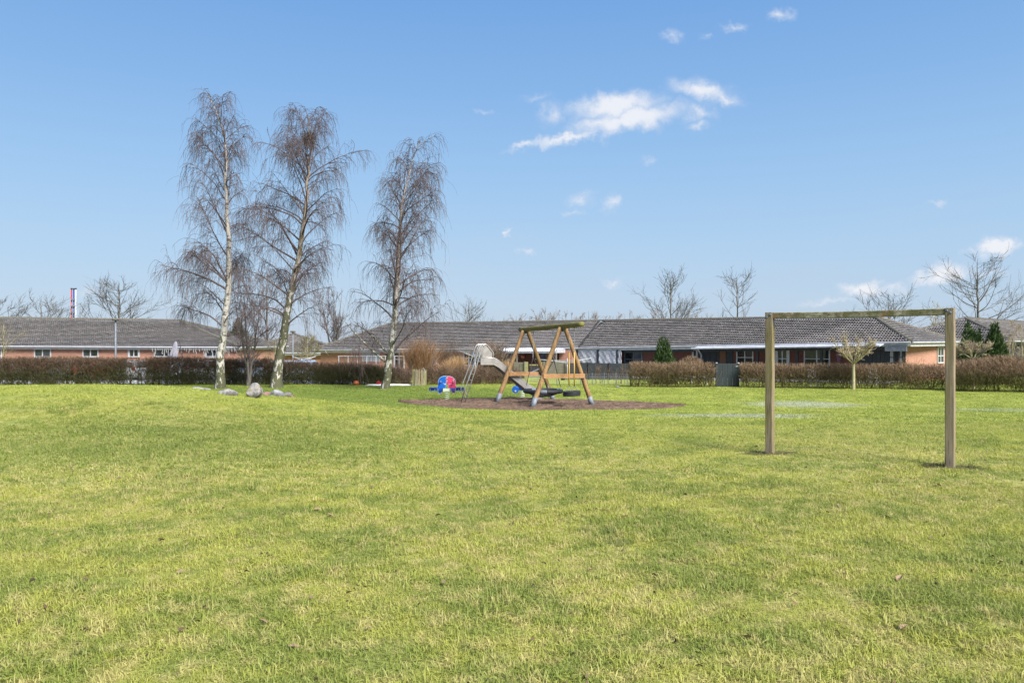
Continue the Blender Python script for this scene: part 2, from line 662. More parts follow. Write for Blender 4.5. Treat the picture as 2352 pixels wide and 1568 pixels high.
M['tile'] = m_tile()
M['deck'] = simple('dark roof sheeting', (0.025, 0.025, 0.026), None, 6, 0.9)  # plain dark underlay colour below the tiles
M['cap'] = simple('mossy ridge tile', (0.08, 0.07, 0.062), (0.13, 0.12, 0.085), 9, 0.85, bump=0.3, kind='World')


def m_wood(name, c1, c2, moss=None, moss_amt=0.5, stretch=(9, 9, 0.7), rust=None, scale=3.0):
    t = NT(name)
    v = t.coord('Object', stretch)
    f = t.noise(v, scale, 6, 0.65)
    c = t.mix(t.rng(f, 0.3, 0.7), c1, c2)
    f2 = t.noise(v, scale * 5, 3, 0.7)
    c = t.mix(t.rng(f2, 0.55, 0.8, 0, 0.5), c, tuple(k * 0.45 for k in c1))
    if moss:
        w = t.coord('Object')
        g = t.noise(w, 5.0, 5, 0.65)
        g2 = t.noise(t.coord('Object', (2.5, 2.5, 0.5)), 2.2, 5, 0.6)
        c = t.mix(t.rng(g2, 0.56 - 0.25 * moss_amt, 0.8 - 0.25 * moss_amt, 0, 0.85), c, moss)
        if rust:
            c = t.mix(t.rng(g, 0.52, 0.68, 0, 0.8), c, rust)
    crack = t.noise(t.coord('Object', tuple(k * 2.6 for k in stretch)), scale, 2, 0.5)
    c = t.mix(t.rng(crack, 0.6, 0.66, 0, 0.75), c, tuple(k * 0.25 for k in c2))
    t.bump(f, 0.35, 0.01)
    return t.done(c, 0.8)


M['post_wood'] = m_wood('weathered goal timber', (0.32, 0.25, 0.165), (0.17, 0.13, 0.08), (0.17, 0.14, 0.035), 0.3, (14, 14, 0.5))
M['bar_wood'] = m_wood('mossy crossbar timber', (0.4, 0.37, 0.25), (0.13, 0.11, 0.06), (0.1, 0.095, 0.02), 0.6, (2.5, 5, 8), (0.22, 0.1, 0.03))
M['log'] = m_wood('peeled round pole', (0.33, 0.2, 0.085), (0.19, 0.105, 0.042), None, 0, (5, 5, 0.8), None, 2.6)
M['log_dark'] = m_wood('greened round pole', (0.21, 0.125, 0.042), (0.14, 0.08, 0.026), (0.1, 0.085, 0.022), 0.4, (5, 5, 0.8), None, 2.6)
M['log_moss'] = m_wood('mossy round beam', (0.24, 0.18, 0.062), (0.14, 0.11, 0.036), (0.13, 0.13, 0.028), 0.8, (5, 1, 5), None, 2.2)
M['plank'] = m_wood('orange pine plank', (0.36, 0.2, 0.085), (0.25, 0.125, 0.05), None, 0, (1, 3, 9), None, 2.5)
M['grey_board'] = m_wood('grey weathered board', (0.2, 0.19, 0.155), (0.13, 0.125, 0.1), (0.13, 0.14, 0.07), 0.3, (1, 3, 9))
M['stake'] = m_wood('pale split stake', (0.36, 0.32, 0.22), (0.22, 0.2, 0.13), None, 0, (9, 9, 1))
M['green_post'] = m_wood('green tinted post', (0.24, 0.23, 0.1), (0.18, 0.17, 0.07), None, 0, (9, 9, 1))


def m_birch(name, dark):
    t = NT(name)
    v = t.coord('Object')
    z = t.sepz(v)
    base = t.mix(t.noise(v, 2.0, 4), (0.47, 0.445, 0.41), (0.34, 0.315, 0.28))
    bands = t.noise(t.coord('Object', (2.2, 2.2, 7)), 1.0, 4, 0.6)
    c = t.mix(t.rng(bands, 0.57, 0.63), base, (0.04, 0.036, 0.032))
    blot = t.noise(t.coord('Object', (5, 5, 2.4)), 1.3, 5, 0.62)
    # share of dark fissured, mossy bark falls with height
    thr = t.rng(z, 0.2, 4.0 + 5 * dark, 0.43 - 0.02 * dark, 0.62 - 0.14 * dark)
    d = t.math('SUBTRACT', blot, thr)
    moss = t.mix(t.noise(v, 9.0, 3), (0.045, 0.045, 0.024), (0.1, 0.1, 0.05))
    c = t.mix(t.rng(d, -0.01, 0.05), c, moss)
    up = t.rng(z, 3.5, 8.0)
    c = t.mix(t.math('MULTIPLY', up, 0.2 + 0.5 * dark), c, (0.2, 0.14, 0.1))
    t.bump(blot, 0.6, 0.03)
    return t.done(c, 0.8)


M['birch_white'] = m_birch('white birch bark', 0.0)
M['birch_dark'] = m_birch('dark mossy birch bark', 0.9)
M['birch_mid'] = m_birch('mottled birch bark', 0.45)


def m_twig(name, a, b):
    t = NT(name)
    return t.done(t.mix(t.island(), a, b), 0.8, 0, 0.3)


M['twig_birch'] = m_twig('birch twigs', (0.068, 0.052, 0.055), (0.125, 0.092, 0.09))
M['twig_grey'] = m_twig('grey twigs', (0.065, 0.058, 0.054), (0.11, 0.098, 0.088))
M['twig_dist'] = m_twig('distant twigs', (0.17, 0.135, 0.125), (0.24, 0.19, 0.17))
M['twig_green'] = m_twig('olive twigs', (0.14, 0.125, 0.06), (0.2, 0.175, 0.09))
M['bark_grey'] = simple('grey bark', (0.13, 0.115, 0.1), (0.08, 0.07, 0.06), 5, 0.9, stretch=(4, 4, 1), bump=0.4)
M['bark_pale'] = simple('pale greenish bark', (0.4, 0.35, 0.21), (0.27, 0.24, 0.13), 6, 0.85, stretch=(3, 3, 1), bump=0.3)
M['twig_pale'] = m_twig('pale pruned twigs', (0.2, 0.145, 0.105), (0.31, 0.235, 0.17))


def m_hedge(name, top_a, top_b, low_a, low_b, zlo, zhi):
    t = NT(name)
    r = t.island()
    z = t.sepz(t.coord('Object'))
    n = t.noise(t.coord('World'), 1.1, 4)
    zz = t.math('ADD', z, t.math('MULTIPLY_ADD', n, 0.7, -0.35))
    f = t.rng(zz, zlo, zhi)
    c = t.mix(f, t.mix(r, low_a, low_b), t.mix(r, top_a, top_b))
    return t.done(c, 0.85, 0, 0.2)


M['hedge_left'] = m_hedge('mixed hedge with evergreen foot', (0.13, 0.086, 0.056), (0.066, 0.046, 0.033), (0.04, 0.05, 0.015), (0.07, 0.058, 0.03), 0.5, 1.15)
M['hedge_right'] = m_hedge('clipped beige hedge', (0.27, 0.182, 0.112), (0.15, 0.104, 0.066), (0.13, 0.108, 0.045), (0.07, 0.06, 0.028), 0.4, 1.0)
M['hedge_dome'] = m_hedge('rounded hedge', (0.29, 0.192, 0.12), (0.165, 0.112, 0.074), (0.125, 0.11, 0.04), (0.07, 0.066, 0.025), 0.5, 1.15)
M['bramble'] = m_twig('dead garden stems', (0.08, 0.054, 0.04), (0.16, 0.105, 0.068))
M['reed'] = m_twig('dry shrub stems', (0.17, 0.095, 0.046), (0.28, 0.165, 0.082))
M['pampas'] = m_twig('dry ornamental grass', (0.3, 0.18, 0.08), (0.44, 0.29, 0.15))
M['dead_leaf'] = m_twig('dead hanging leaves', (0.12, 0.085, 0.065), (0.2, 0.145, 0.11))


def m_leafy(name, a, b):
    t = NT(name)
    n = t.noise(t.coord('World'), 2.5, 3)
    c = t.mix(t.island(), a, b)
    c = t.mix(t.rng(n, 0.45, 0.7, 0, 0.6), c, tuple(k * 1.5 for k in b))
    return t.done(c, 0.7, 0, 0.3)


M['conifer'] = m_leafy('conifer sprays', (0.022, 0.045, 0.012), (0.05, 0.085, 0.022))
M['spruce'] = m_leafy('spruce sprays', (0.03, 0.036, 0.02), (0.06, 0.066, 0.034))


def m_stone(name, a, b, lichen, amt=0.5):
    a, b = tuple(k * .85 for k in a), tuple(k * .8 for k in b)
    t = NT(name)
    v = t.coord('Object')
    f = t.noise(v, 5.0, 6, 0.7)
    c = t.mix(t.rng(f, 0.4, 0.6), tuple(k * 1.25 for k in a), tuple(k * .8 for k in b))
    f2 = t.noise(v, 22, 3, 0.7)
    c = t.mix(t.rng(f2, 0.5, 0.75, 0, 0.4), c, tuple(k * 0.4 for k in a))
    f3 = t.noise(t.coord('World'), 4.5, 5, 0.65)
    c = t.mix(t.rng(f3, 0.66 - 0.2 * amt, 0.78 - 0.2 * amt, 0, 0.85), c, lichen)
    t.bump(f, 0.6, 0.05)
    return t.done(c, 0.85)


M['stone_grey'] = m_stone('pale grey granite', (0.27, 0.27, 0.285), (0.19, 0.19, 0.205), (0.33, 0.33, 0.31), 0.4)
M['stone_lichen'] = m_stone('lichened boulder', (0.27, 0.255, 0.24), (0.15, 0.14, 0.13), (0.24, 0.16, 0.045), 0.55)
M['stone_pink'] = m_stone('pink granite', (0.3, 0.17, 0.165), (0.22, 0.125, 0.12), (0.32, 0.23, 0.21), 0.3)
M['stone_moss'] = m_stone('mossy boulder', (0.19, 0.175, 0.15), (0.11, 0.1, 0.088), (0.15, 0.13, 0.045), 0.7)
M['stone_brown'] = m_stone('brown stone', (0.2, 0.125, 0.085), (0.13, 0.082, 0.056), (0.2, 0.16, 0.13), 0.3)


# lawn colour by place: shared by the soil sheet and the blades
def lawn_nodes(t, blade):
    w = t.coord('World')
    x, y = t.sepz(w, 0), t.sepz(w, 1)
    flat = t.n.new('ShaderNodeCombineXYZ')
    t.l.new(x, flat.inputs[0])
    t.l.new(y, flat.inputs[1])
    p = flat.outputs[0]
    n1 = t.noise(p, 0.28, 4, 0.6)
    n2 = t.noise(p, 1.15, 4, 0.62)
    n3 = t.noise(p, 5.5, 4, 0.65)
    n4 = t.noise(p, 2.6, 5, 0.7, col=True)
    far = t.rng(y, 7.0, 24.0)
    lime = t.mix(far, (0.4, 0.41, 0.085), (0.325, 0.38, 0.06))
    green = t.mix(far, (0.235, 0.285, 0.058), (0.235, 0.3, 0.048))
    straw = t.mix(far, (0.52, 0.46, 0.18), (0.44, 0.44, 0.12))
    c = t.mix(t.rng(n2, 0.4, 0.6), green, lime)
    sel = t.math('ADD', t.math('MULTIPLY', n1, 0.3), t.math('MULTIPLY', n3, 0.7))
    c = t.mix(t.rng(sel, 0.47, 0.59, 0.0, 0.78), c, straw)
    sx = t.n.new('ShaderNodeSeparateColor')
    t.l.new(n4, sx.inputs[0])
    # moss-yellow flecks and dull clover patches
    c = t.mix(t.rng(sx.outputs[0], 0.63, 0.72, 0, 0.7), c, (0.4, 0.38, 0.025))
    c = t.mix(t.rng(sx.outputs[1], 0.60, 0.70, 0, 0.6), c, (0.1, 0.15, 0.035))

    def ell(cx, cy, rx, ry, e0=1.0, e1=0.55, nn=0.5, src=None):
        ax = t.math('DIVIDE', t.math('SUBTRACT', x, cx), rx)
        ay = t.math('DIVIDE', t.math('SUBTRACT', y, cy), ry)
        r = t.math('SQRT', t.math('ADD', t.math('MULTIPLY', ax, ax), t.math('MULTIPLY', ay, ay)))
        r = t.math('ADD', r, t.math('MULTIPLY_ADD', src or n3, nn * 2, -nn))
        return t.rng(r, e0, e1)
    # frosty, half-flooded patches behind the goal
    f1 = ell(6.1, 21.4, 2.7, 1.8, 1.05, 0.45, 0.5)
    f2 = ell(10.2, 27.3, 2.5, 1.6, 1.05, 0.45, 0.5)
    f3 = ell(15.0, 24.5, 2.0, 1.0, 1.05, 0.5, 0.5)
    ff = t.math('MAXIMUM', t.math('MAXIMUM', f1, f2), t.math('MULTIPLY', f3, 0.6))
    ff = t.math('MULTIPLY', ff, t.rng(sx.outputs[2], 0.3, 0.52, 0.25, 1.0))
    c = t.mix(t.math('MULTIPLY', ff, 0.66), c, (0.44, 0.46, 0.41))
    # lush tussocks on the mound's face, painted darker as slope shading
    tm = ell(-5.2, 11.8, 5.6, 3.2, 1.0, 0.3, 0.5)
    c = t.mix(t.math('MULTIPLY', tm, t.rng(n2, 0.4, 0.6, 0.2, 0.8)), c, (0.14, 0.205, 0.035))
    # light painted on the crest; shade and moss painted behind, under the birches
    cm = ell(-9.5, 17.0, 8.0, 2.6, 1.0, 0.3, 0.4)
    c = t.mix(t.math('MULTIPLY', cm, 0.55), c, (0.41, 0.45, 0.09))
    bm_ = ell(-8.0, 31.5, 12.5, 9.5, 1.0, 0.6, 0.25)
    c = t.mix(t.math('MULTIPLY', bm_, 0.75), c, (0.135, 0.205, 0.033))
    # worn soil round the two goal posts
    for (cx, cy) in GOAL_FEET:
        e = ell(cx + .03, cy, 0.4, 0.22, 1.2, 0.75, 0.4)
        c = t.mix(t.math('MULTIPLY', e, 0.95 if not blade else 0.8), c, (0.06, 0.045, 0.03))
    # unused: shade and moss under the birches are painted above
    s_ = None
    return c, n3, ff


GOAL_FEET = [(3.65, 11.09), (5.44, 9.73)]


def m_ground():
    t = NT('turf')
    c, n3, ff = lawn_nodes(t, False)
    w = t.coord('World')
    y = t.sepz(w, 1)
    fine = t.noise(w, 38.0, 4, 0.7)
    soil = t.mix(t.rng(fine, 0.35, 0.6), (0.07, 0.065, 0.025), (0.2, 0.2, 0.055))
    c = t.mix(t.rng(y, 6, 36, 0.55, 0.2), c, soil)
    t.bump(t.noise(w, 26.0, 5, 0.7), 0.6, 0.05)
    return t.done(c, 0.9, 0, 0.15)


def m_blade():
    t = NT('grass blade')
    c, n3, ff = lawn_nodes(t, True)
    r = t.island()
    c = t.mix(t.rng(r, 0.0, 0.35, 0.5, 0.0), c, t.mix(0.6, c, (0.6, 0.5, 0.26)))
    c = t.mix(t.rng(r, 0.72, 1.0, 0.0, 0.45), c, (0.12, 0.19, 0.03))
    tr = t.n.new('ShaderNodeBsdfTranslucent')
    t.put(tr.inputs[0], c)
    mx = t.n.new('ShaderNodeMixShader')
    mx.inputs[0].default_value = 0.35
    t.l.new(t.bs.outputs[0], mx.inputs[1])
    t.l.new(tr.outputs[0], mx.inputs[2])
    t.l.new(mx.outputs[0], t.out.inputs[0])
    return t.done(c, 0.6, 0, 0.25)


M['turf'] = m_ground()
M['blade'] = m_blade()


def m_sand():
    t = NT('reddish sand and bark chips')
    w = t.coord('World')
    f = t.noise(t.coord('World', (1, 2.2, 1)), 2.6, 7, 0.78)
    f2 = t.noise(t.coord('World', (1, 2.0, 1)), 9, 5, 0.75)
    c = t.mix(t.rng(f, 0.42, 0.58), (0.225, 0.148, 0.1), (0.1, 0.064, 0.043))
    c = t.mix(t.rng(f2, 0.52, 0.62, 0, 0.85), c, (0.055, 0.033, 0.024))
    c = t.mix(t.rng(f2, 0.46, 0.36, 0, 0.6), c, (0.36, 0.26, 0.2))
    t.bump(f2, 0.9, 0.08)
    return t.done(c, 0.9, 0, 0.2)


M['sand'] = m_sand()
M['paving'] = simple('grey concrete paving', (0.3, 0.295, 0.285), (0.22, 0.215, 0.21), 2.0, 0.85, kind='World')
M['crumb'] = m_twig('dark soil crumbs and litter', (0.03, 0.022, 0.015), (0.15, 0.09, 0.055))
M['leaf'] = simple('fallen brown leaf', (0.27, 0.185, 0.1), (0.15, 0.1, 0.06), 20, 0.7)


# ------------------------------------------------------------------ ground
def in_sand(x, y):
    s = (x - 0.9) / 5.0 + (y - 27.3) * -0.02
    w = 3.0 * np.clip(1 - s * s, 0, 1) ** 0.85
    t = (y - (27.3 - 0.16 * (x - 0.9))) / np.maximum(w, 1e-3)
    return (np.abs(s) < 1) & (np.abs(t) < 1 + 0.05 * np.sin(3.1 * x) + 0.03 * np.sin(7.3 * x + y))


gx = np.concatenate([np.linspace(-700, -60, 14), np.arange(-55, -26, 2.5), np.arange(-25, 25.01, 0.4), np.arange(27, 56, 2.5), np.linspace(60, 700, 14)])
gy = np.concatenate([np.linspace(-60, -6, 8), np.arange(-4, 40, 0.4), np.arange(40, 100, 3.0), np.linspace(105, 1500, 14)])
GX, GY = np.meshgrid(gx, gy, indexing='ij')
GZ = H(GX, GY)
nx, ny = len(gx), len(gy)
V = np.stack([GX, GY, GZ], -1).reshape(-1, 3)
ii = (np.arange(nx - 1)[:, None] * ny + np.arange(ny - 1)[None, :]).ravel()
Q = np.stack([ii, ii + ny, ii + ny + 1, ii + 1], -1)
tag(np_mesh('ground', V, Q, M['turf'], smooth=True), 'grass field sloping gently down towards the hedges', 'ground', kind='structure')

# sand pit sheet under the play equipment
ss = np.linspace(-0.995, 0.995, 170)
tt = np.linspace(-1, 1, 90)
SX = 0.9 + 5.0 * ss
rows = []
for s, x in zip(ss, SX):
    w = 3.0 * max(1 - s * s, 0) ** 0.85
    yc = 27.3 - 0.16 * (x - 0.9)
    e = 1 + 0.05 * math.sin(3.1 * x)
    rows.append([(x, yc + w * t * e) for t in tt])
A = np.array(rows)
Z = H(A[..., 0], A[..., 1]) + 0.012
edge = (1 - np.abs(tt))[None, :] * np.ones_like(Z)
Z += np.minimum(edge * 3, 1) * (0.03 * RNG.random(Z.shape) ** 2 + 0.03 * np.sin(A[..., 0] * 7.1 + 2 * np.sin(A[..., 1] * 5)) ** 2 * RNG.random(Z.shape) + 0.03 * np.sin(A[..., 0] * 2.3 + 1.7 * np.sin(A[..., 1] * 2.1)) ** 2)
V = np.concatenate([A, Z[..., None]], -1).reshape(-1, 3)
n1_, n2_ = Z.shape
ii = (np.arange(n1_ - 1)[:, None] * n2_ + np.arange(n2_ - 1)[None, :]).ravel()
Q = np.stack([ii, ii + n2_, ii + n2_ + 1, ii + 1], -1)
tag(np_mesh('sand_pit', V, Q, M['sand'], smooth=True), 'reddish brown sand and bark bed under the swing and slide', 'sand pit', kind='structure')

# gravel parking strip behind the left hedge
mb = MB()
xs = np.linspace(-46, -9, 20)
ys_ = np.linspace(43.5, 57.5, 12)
for x in xs:
    for y in ys_:
        mb.v.append((x, y, hz(x, y) + 0.02))
for i in range(len(xs) - 1):
    for j in range(len(ys_) - 1):
        a = i * len(ys_) + j
        mb.f.append((a, a + len(ys_), a + len(ys_) + 1, a + 1))
tag(mb.build('parking_ground', M['tarmac']), 'pale gravel parking strip behind the long hedge', 'parking ground', kind='structure')


def patch(name, cx, cy, rx, ry, label, m, lift=0.03, cat='snow', seed=1):
    r = np.random.default_rng(seed)
    mb = MB()
    n = 40
    ring = []
    mb.v.append((cx, cy, hz(cx, cy) + lift + 0.03))
    for i in range(n):
        a = 2 * math.pi * i / n
        k = 1 + 0.16 * math.sin(3 * a + seed) + 0.1 * r.random()
        x, y = cx + rx * k * math.cos(a), cy + ry * k * math.sin(a)
        mb.v.append((x, y, hz(x, y) - 0.005))
        x2, y2 = cx + 0.85 * rx * k * math.cos(a), cy + 0.8 * ry * k * math.sin(a)
        ring.append((x2, y2, hz(x2, y2) + lift))
    mb.v.extend(ring)
    for i in range(n):
        j = (i + 1) % n
        mb.f.append((1 + i, 1 + j, 1 + n + j, 1 + n + i))
        mb.f.append((1 + n + i, 1 + n + j, 0))
    return tag(mb.build(name, m, smooth=True), label, cat, kind='stuff')


patch('snow_strip', -6.15, 39.3, 1.35, 0.42, 'narrow strip of melting snow beside the third birch', M['snow'], 0.05)
patch('snow_strip', -9.3, 41.7, 1.5, 0.7, 'snow patch showing through the foot of the long hedge', M['snow'], 0.12, seed=3)
for k, (p, d, rx) in enumerate([(18, 41.4, .7), (62, 41.5, .5), (145, 41.5, .5), (248, 41.5, .4), (300, 41.5, .7), (395, 41.4, .5), (520, 41.6, .4), (690, 41.5, .4)]):
    q = wp(p, d)
    patch('snow_strip', q.x, q.y, rx, 0.35, ['snow heap behind the far left end of the hedge', 'snow heap behind the hedge left of the red car', 'snow heap behind the hedge by the silver car', 'snow heap behind the hedge near the lamp post',
          'snow heap behind the hedge at the white hatchback', 'snow heap behind the hedge below the folded parasol', 'snow heap behind the hedge by the first birch', 'snow heap behind the hedge right of the second birch'][k], M['snow'], 0.16, seed=5 + k)


# ------------------------------------------------------------------ lawn: clumps of blades spread over the ground
def blade_patch(n, size, length, width, rng, flop=0.9):
    P0 = np.stack([rng.uniform(-size / 2, size / 2, n), rng.uniform(-size / 2, size / 2, n), np.full(n, -0.008)], -1)
    az = rng.uniform(0, 2 * np.pi, n)
    L = length * rng.uniform(0.45, 1.25, n)
    lean = np.abs(rng.normal(0.95, 0.45, n)) * flop
    pts = [P0]
    d = np.stack([np.cos(az) * np.sin(lean * .5), np.sin(az) * np.sin(lean * .5), np.cos(lean * .5)], -1)
    cur = P0
    for k in range(3):
        a = np.clip(lean * (0.6 + 0.75 * k), 0, 1.75)
        d = np.stack([np.cos(az) * np.sin(a), np.sin(az) * np.sin(a), np.cos(a)], -1)
        cur = cur + d * (L / 3)[:, None]
        cur[:, 2] = np.maximum(cur[:, 2], 0.003 + 0.004 * rng.random(n))
        pts.append(cur.copy())
    P = np.stack(pts, 1)
    side = np.stack([-np.sin(az), np.cos(az), np.zeros(n)], -1)
    tw = rng.uniform(-0.6, 0.6, n)
    side = side * np.cos(tw)[:, None] + np.stack([np.zeros(n), np.zeros(n), np.sin(tw)], -1)
    Wd = (width * rng.uniform(0.7, 1.3, n))[:, None] * np.array([[1.0, 0.9, 0.65, 0.12]])
    a = P + side[:, None, :] * Wd[:, :, None] * 0.5
    b = P - side[:, None, :] * Wd[:, :, None] * 0.5
    V = np.stack([a, b], 2).reshape(-1, 3)
    nn = np.arange(n)[:, None] * 8
    k = np.arange(3)[None, :] * 2
    Q = np.stack([nn + k, nn + k + 1, nn + k + 3, nn + k + 2], -1).reshape(-1, 4)
    return V, Q


def source(name, V, Q):
    me = bpy.data.meshes.new(name)
    me.from_pydata(V.tolist(), [], Q.tolist())
    me.materials.append(M['blade'])
    return bpy.data.objects.new(name, me)      # never linked: only a shape for the lawn


def lawn(name, pts, rot, scl, idx, sources, label):
    me = bpy.data.meshes.new(name)
    me.vertices.add(len(pts))
    me.vertices.foreach_set('co', np.asarray(pts, np.float32).ravel())
    a = me.attributes.new('turn', 'FLOAT_VECTOR', 'POINT')
    a.data.foreach_set('vector', np.asarray(rot, np.float32).ravel())
    a = me.attributes.new('size', 'FLOAT', 'POINT')
    a.data.foreach_set('value', np.asarray(scl, np.float32))
    a = me.attributes.new('pick', 'INT', 'POINT')
    a.data.foreach_set('value', np.asarray(idx, np.int32))
    me.materials.append(M['blade'])
    o = bpy.data.objects.new(name, me)
    COL.objects.link(o)
    ng = bpy.data.node_groups.new(name, 'GeometryNodeTree')
    ng.interface.new_socket('Geometry', in_out='INPUT', socket_type='NodeSocketGeometry')
    ng.interface.new_socket('Geometry', in_out='OUTPUT', socket_type='NodeSocketGeometry')
    nd, lk = ng.nodes, ng.links
    gi, go = nd.new('NodeGroupInput'), nd.new('NodeGroupOutput')
    inst = nd.new('GeometryNodeInstanceOnPoints')
    join = nd.new('GeometryNodeJoinGeometry')
    for s in sources:
        oi = nd.new('GeometryNodeObjectInfo')
        oi.inputs['Object'].default_value = s
        oi.inputs['As Instance'].default_value = True
        lk.new(oi.outputs['Geometry'], join.inputs[0])
    lk.new(gi.outputs[0], inst.inputs['Points'])
    lk.new(join.outputs[0], inst.inputs['Instance'])
    inst.inputs['Pick Instance'].default_value = True

    def attr(nm, ty):
        n = nd.new('GeometryNodeInputNamedAttribute')
        n.data_type = ty
        n.inputs['Name'].default_value = nm
        return n.outputs['Attribute']
    lk.new(attr('pick', 'INT'), inst.inputs['Instance Index'])
    e2r = nd.new('FunctionNodeEulerToRotation')
    lk.new(attr('turn', 'FLOAT_VECTOR'), e2r.inputs[0])
    lk.new(e2r.outputs[0], inst.inputs['Rotation'])
    lk.new(attr('size', 'FLOAT'), inst.inputs['Scale'])
    lk.new(inst.outputs[0], go.inputs[0])
    md = o.modifiers.new('blades', 'NODES')
    md.node_group = ng
    return tag(o, label, 'grass', kind='stuff')


def scatter(y0, y1, per_m2, rng, margin):
    wmax = 0.68 * y1 + margin
    st = 1 / math.sqrt(per_m2)
    gx_, gy_ = np.meshgrid(np.arange(-wmax, wmax, st), np.arange(y0, y1, st))
    x = gx_.ravel() + rng.uniform(-.5, .5, gx_.size) * st
    y = gy_.ravel() + rng.uniform(-.5, .5, gx_.size) * st
    ok = np.abs(x) < 0.68 * y + margin
    x, y = x[ok], y[ok]
    ok = ~in_sand(x, y)
    for (cx, cy) in GOAL_FEET:
        ok &= (((x - cx) / 0.42) ** 2 + ((y - cy) / 0.25) ** 2 > 1) | (rng.random(len(x)) < 0.2)
    return x[ok], y[ok]


def slope_turn(x, y, rng):
    e = 0.15
    sx = (H(x + e, y) - H(x - e, y)) / (2 * e)
    sy = (H(x, y + e) - H(x, y - e)) / (2 * e)
    return sx, sy


def field(name, y0, y1, dens, size, sources, rng, margin, label, hvar=0.35):
    x, y = scatter(y0, y1, dens, rng, margin)
    z = H(x, y)
    sx, sy = slope_turn(x, y, rng)
    yaw = rng.uniform(0, 2 * np.pi, len(x))
    # tilt to the slope, then spin about the blade axis: euler XYZ applied to a spun clump
    rx = sy * np.cos(yaw) - sx * np.sin(yaw)
    ry = -(sx * np.cos(yaw) + sy * np.sin(yaw))
    rot = np.stack([rx, ry, yaw], -1)
    lumps = 0.5 + 0.5 * np.sin(x * 2.3 + 1.3 * np.sin(y * 1.7)) * np.sin(y * 2.9 + 1.1 * np.sin(x * 1.9))
    scl = size * (1 - hvar / 2 + hvar * lumps) * rng.uniform(0.85, 1.15, len(x))
    scl = scl * (1 + .45 * np.exp(-(((x + 5.2) / 4.5) ** 2 + ((y - 11.8) / 2.6) ** 2)) * rng.random(len(x)))
    idx = rng.integers(0, len(sources), len(x))
    return lawn(name, np.stack([x, y, z], -1), rot, scl, idx, sources, label)


g1 = np.random.default_rng(21)
near_src = [source('blade_clump', *blade_patch(620, 0.42, 0.05, 0.0042, g1)) for _ in range(5)]
mid_src = [source('blade_clump', *blade_patch(420, 0.5, 0.047, 0.0062, g1)) for _ in range(4)]
far_src = [source('blade_clump', *blade_patch(230, 0.8, 0.055, 0.013, g1)) for _ in range(4)]
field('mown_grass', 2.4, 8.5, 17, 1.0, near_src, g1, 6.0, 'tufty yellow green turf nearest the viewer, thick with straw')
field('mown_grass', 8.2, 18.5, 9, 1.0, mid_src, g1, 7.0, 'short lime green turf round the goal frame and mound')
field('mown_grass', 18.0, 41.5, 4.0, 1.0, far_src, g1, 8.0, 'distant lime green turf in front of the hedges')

# taller tussocks here and there
tc_x, tc_y, tc_s = [], [], []
for _ in range(260):
    cy = 2.9 + 15 * g1.random() ** 1.3
    cx = g1.uniform(-.75, .75) * cy
    for _k in range(g1.integers(2, 6)):
        tc_x.append(cx + g1.normal(0, .16))
        tc_y.append(cy + g1.normal(0, .12))
        tc_s.append(g1.uniform(1.05, 1.5))
tc_x, tc_y = np.array(tc_x), np.array(tc_y)
tuft_src = [source('blade_clump', *blade_patch(190, 0.2, 0.052, 0.0046, g1, .75)) for _ in range(3)]
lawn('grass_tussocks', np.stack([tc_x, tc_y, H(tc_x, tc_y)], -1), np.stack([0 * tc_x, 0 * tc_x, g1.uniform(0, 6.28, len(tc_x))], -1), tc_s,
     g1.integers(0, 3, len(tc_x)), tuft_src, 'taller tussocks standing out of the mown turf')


# ------------------------------------------------------------------ houses
def V2(x, y):
    return Vector((x, y))


TW, TL, TC = 0.33, 0.40, 0.31


def tile_mesh():
    me = bpy.data.meshes.new('roof_tile')
    n = 10
    xs = np.linspace(0, TW * 1.02, n + 1)
    zz = 0.042 * (0.5 - 0.5 * np.cos(2 * np.pi * xs / (TW / 2))) ** 0.8
    vs = [(x, 0.0, z + 0.085) for x, z in zip(xs, zz)] + [(x, TL, z + 0.0) for x, z in zip(xs, zz)] + [(x, 0.012, z + 0.066) for x, z in zip(xs, zz)]
    fs = []
    m = n + 1
    for i in range(n):
        fs.append((i, i + 1, m + i + 1, m + i))
        fs.append((2 * m + i, 2 * m + i + 1, i + 1, i))
    me.from_pydata(vs, [], fs)
    me.materials.append(M['tile'])
    return me, np.array(vs), np.array(fs)


TILE, TILE_V, TILE_F = tile_mesh()


def cap_mesh():
    me = bpy.data.meshes.new('ridge_tile')
    vs, fs = [], []
    n = 6
    for (x, r) in ((0, 0.135), (0.42, 0.115)):
        for k in range(n + 1):
            a = math.pi * k / n
            vs.append((x, r * 1.15 * math.cos(a), r * math.sin(a) - 0.02))
    for k in range(n):
        fs.append((k, n + 1 + k, n + 2 + k, k + 1))
    vs.append((0, 0, -0.02))
    for k in range(n):
        fs.append((k, k + 1, len(vs) - 1))
    me.from_pydata(vs, [], fs)
    me.materials.append(M['cap'])
    return me


CAP = cap_mesh()


def inside(poly, p):
    c = False
    n = len(poly)
    for i in range(n):
        a, b = poly[i], poly[i - 1]
        if (a[1] > p[1]) != (b[1] > p[1]) and p[0] < (b[0] - a[0]) * (p[1] - a[1]) / (b[1] - a[1]) + a[0]:
            c = not c
    return c


def line_x(p, d, q, e):
    """p + s*d meets q + t*e (plan): s"""
    den = d.x * e.y - d.y * e.x
    w = q - p
    return (w.x * e.y - w.y * e.x) / den


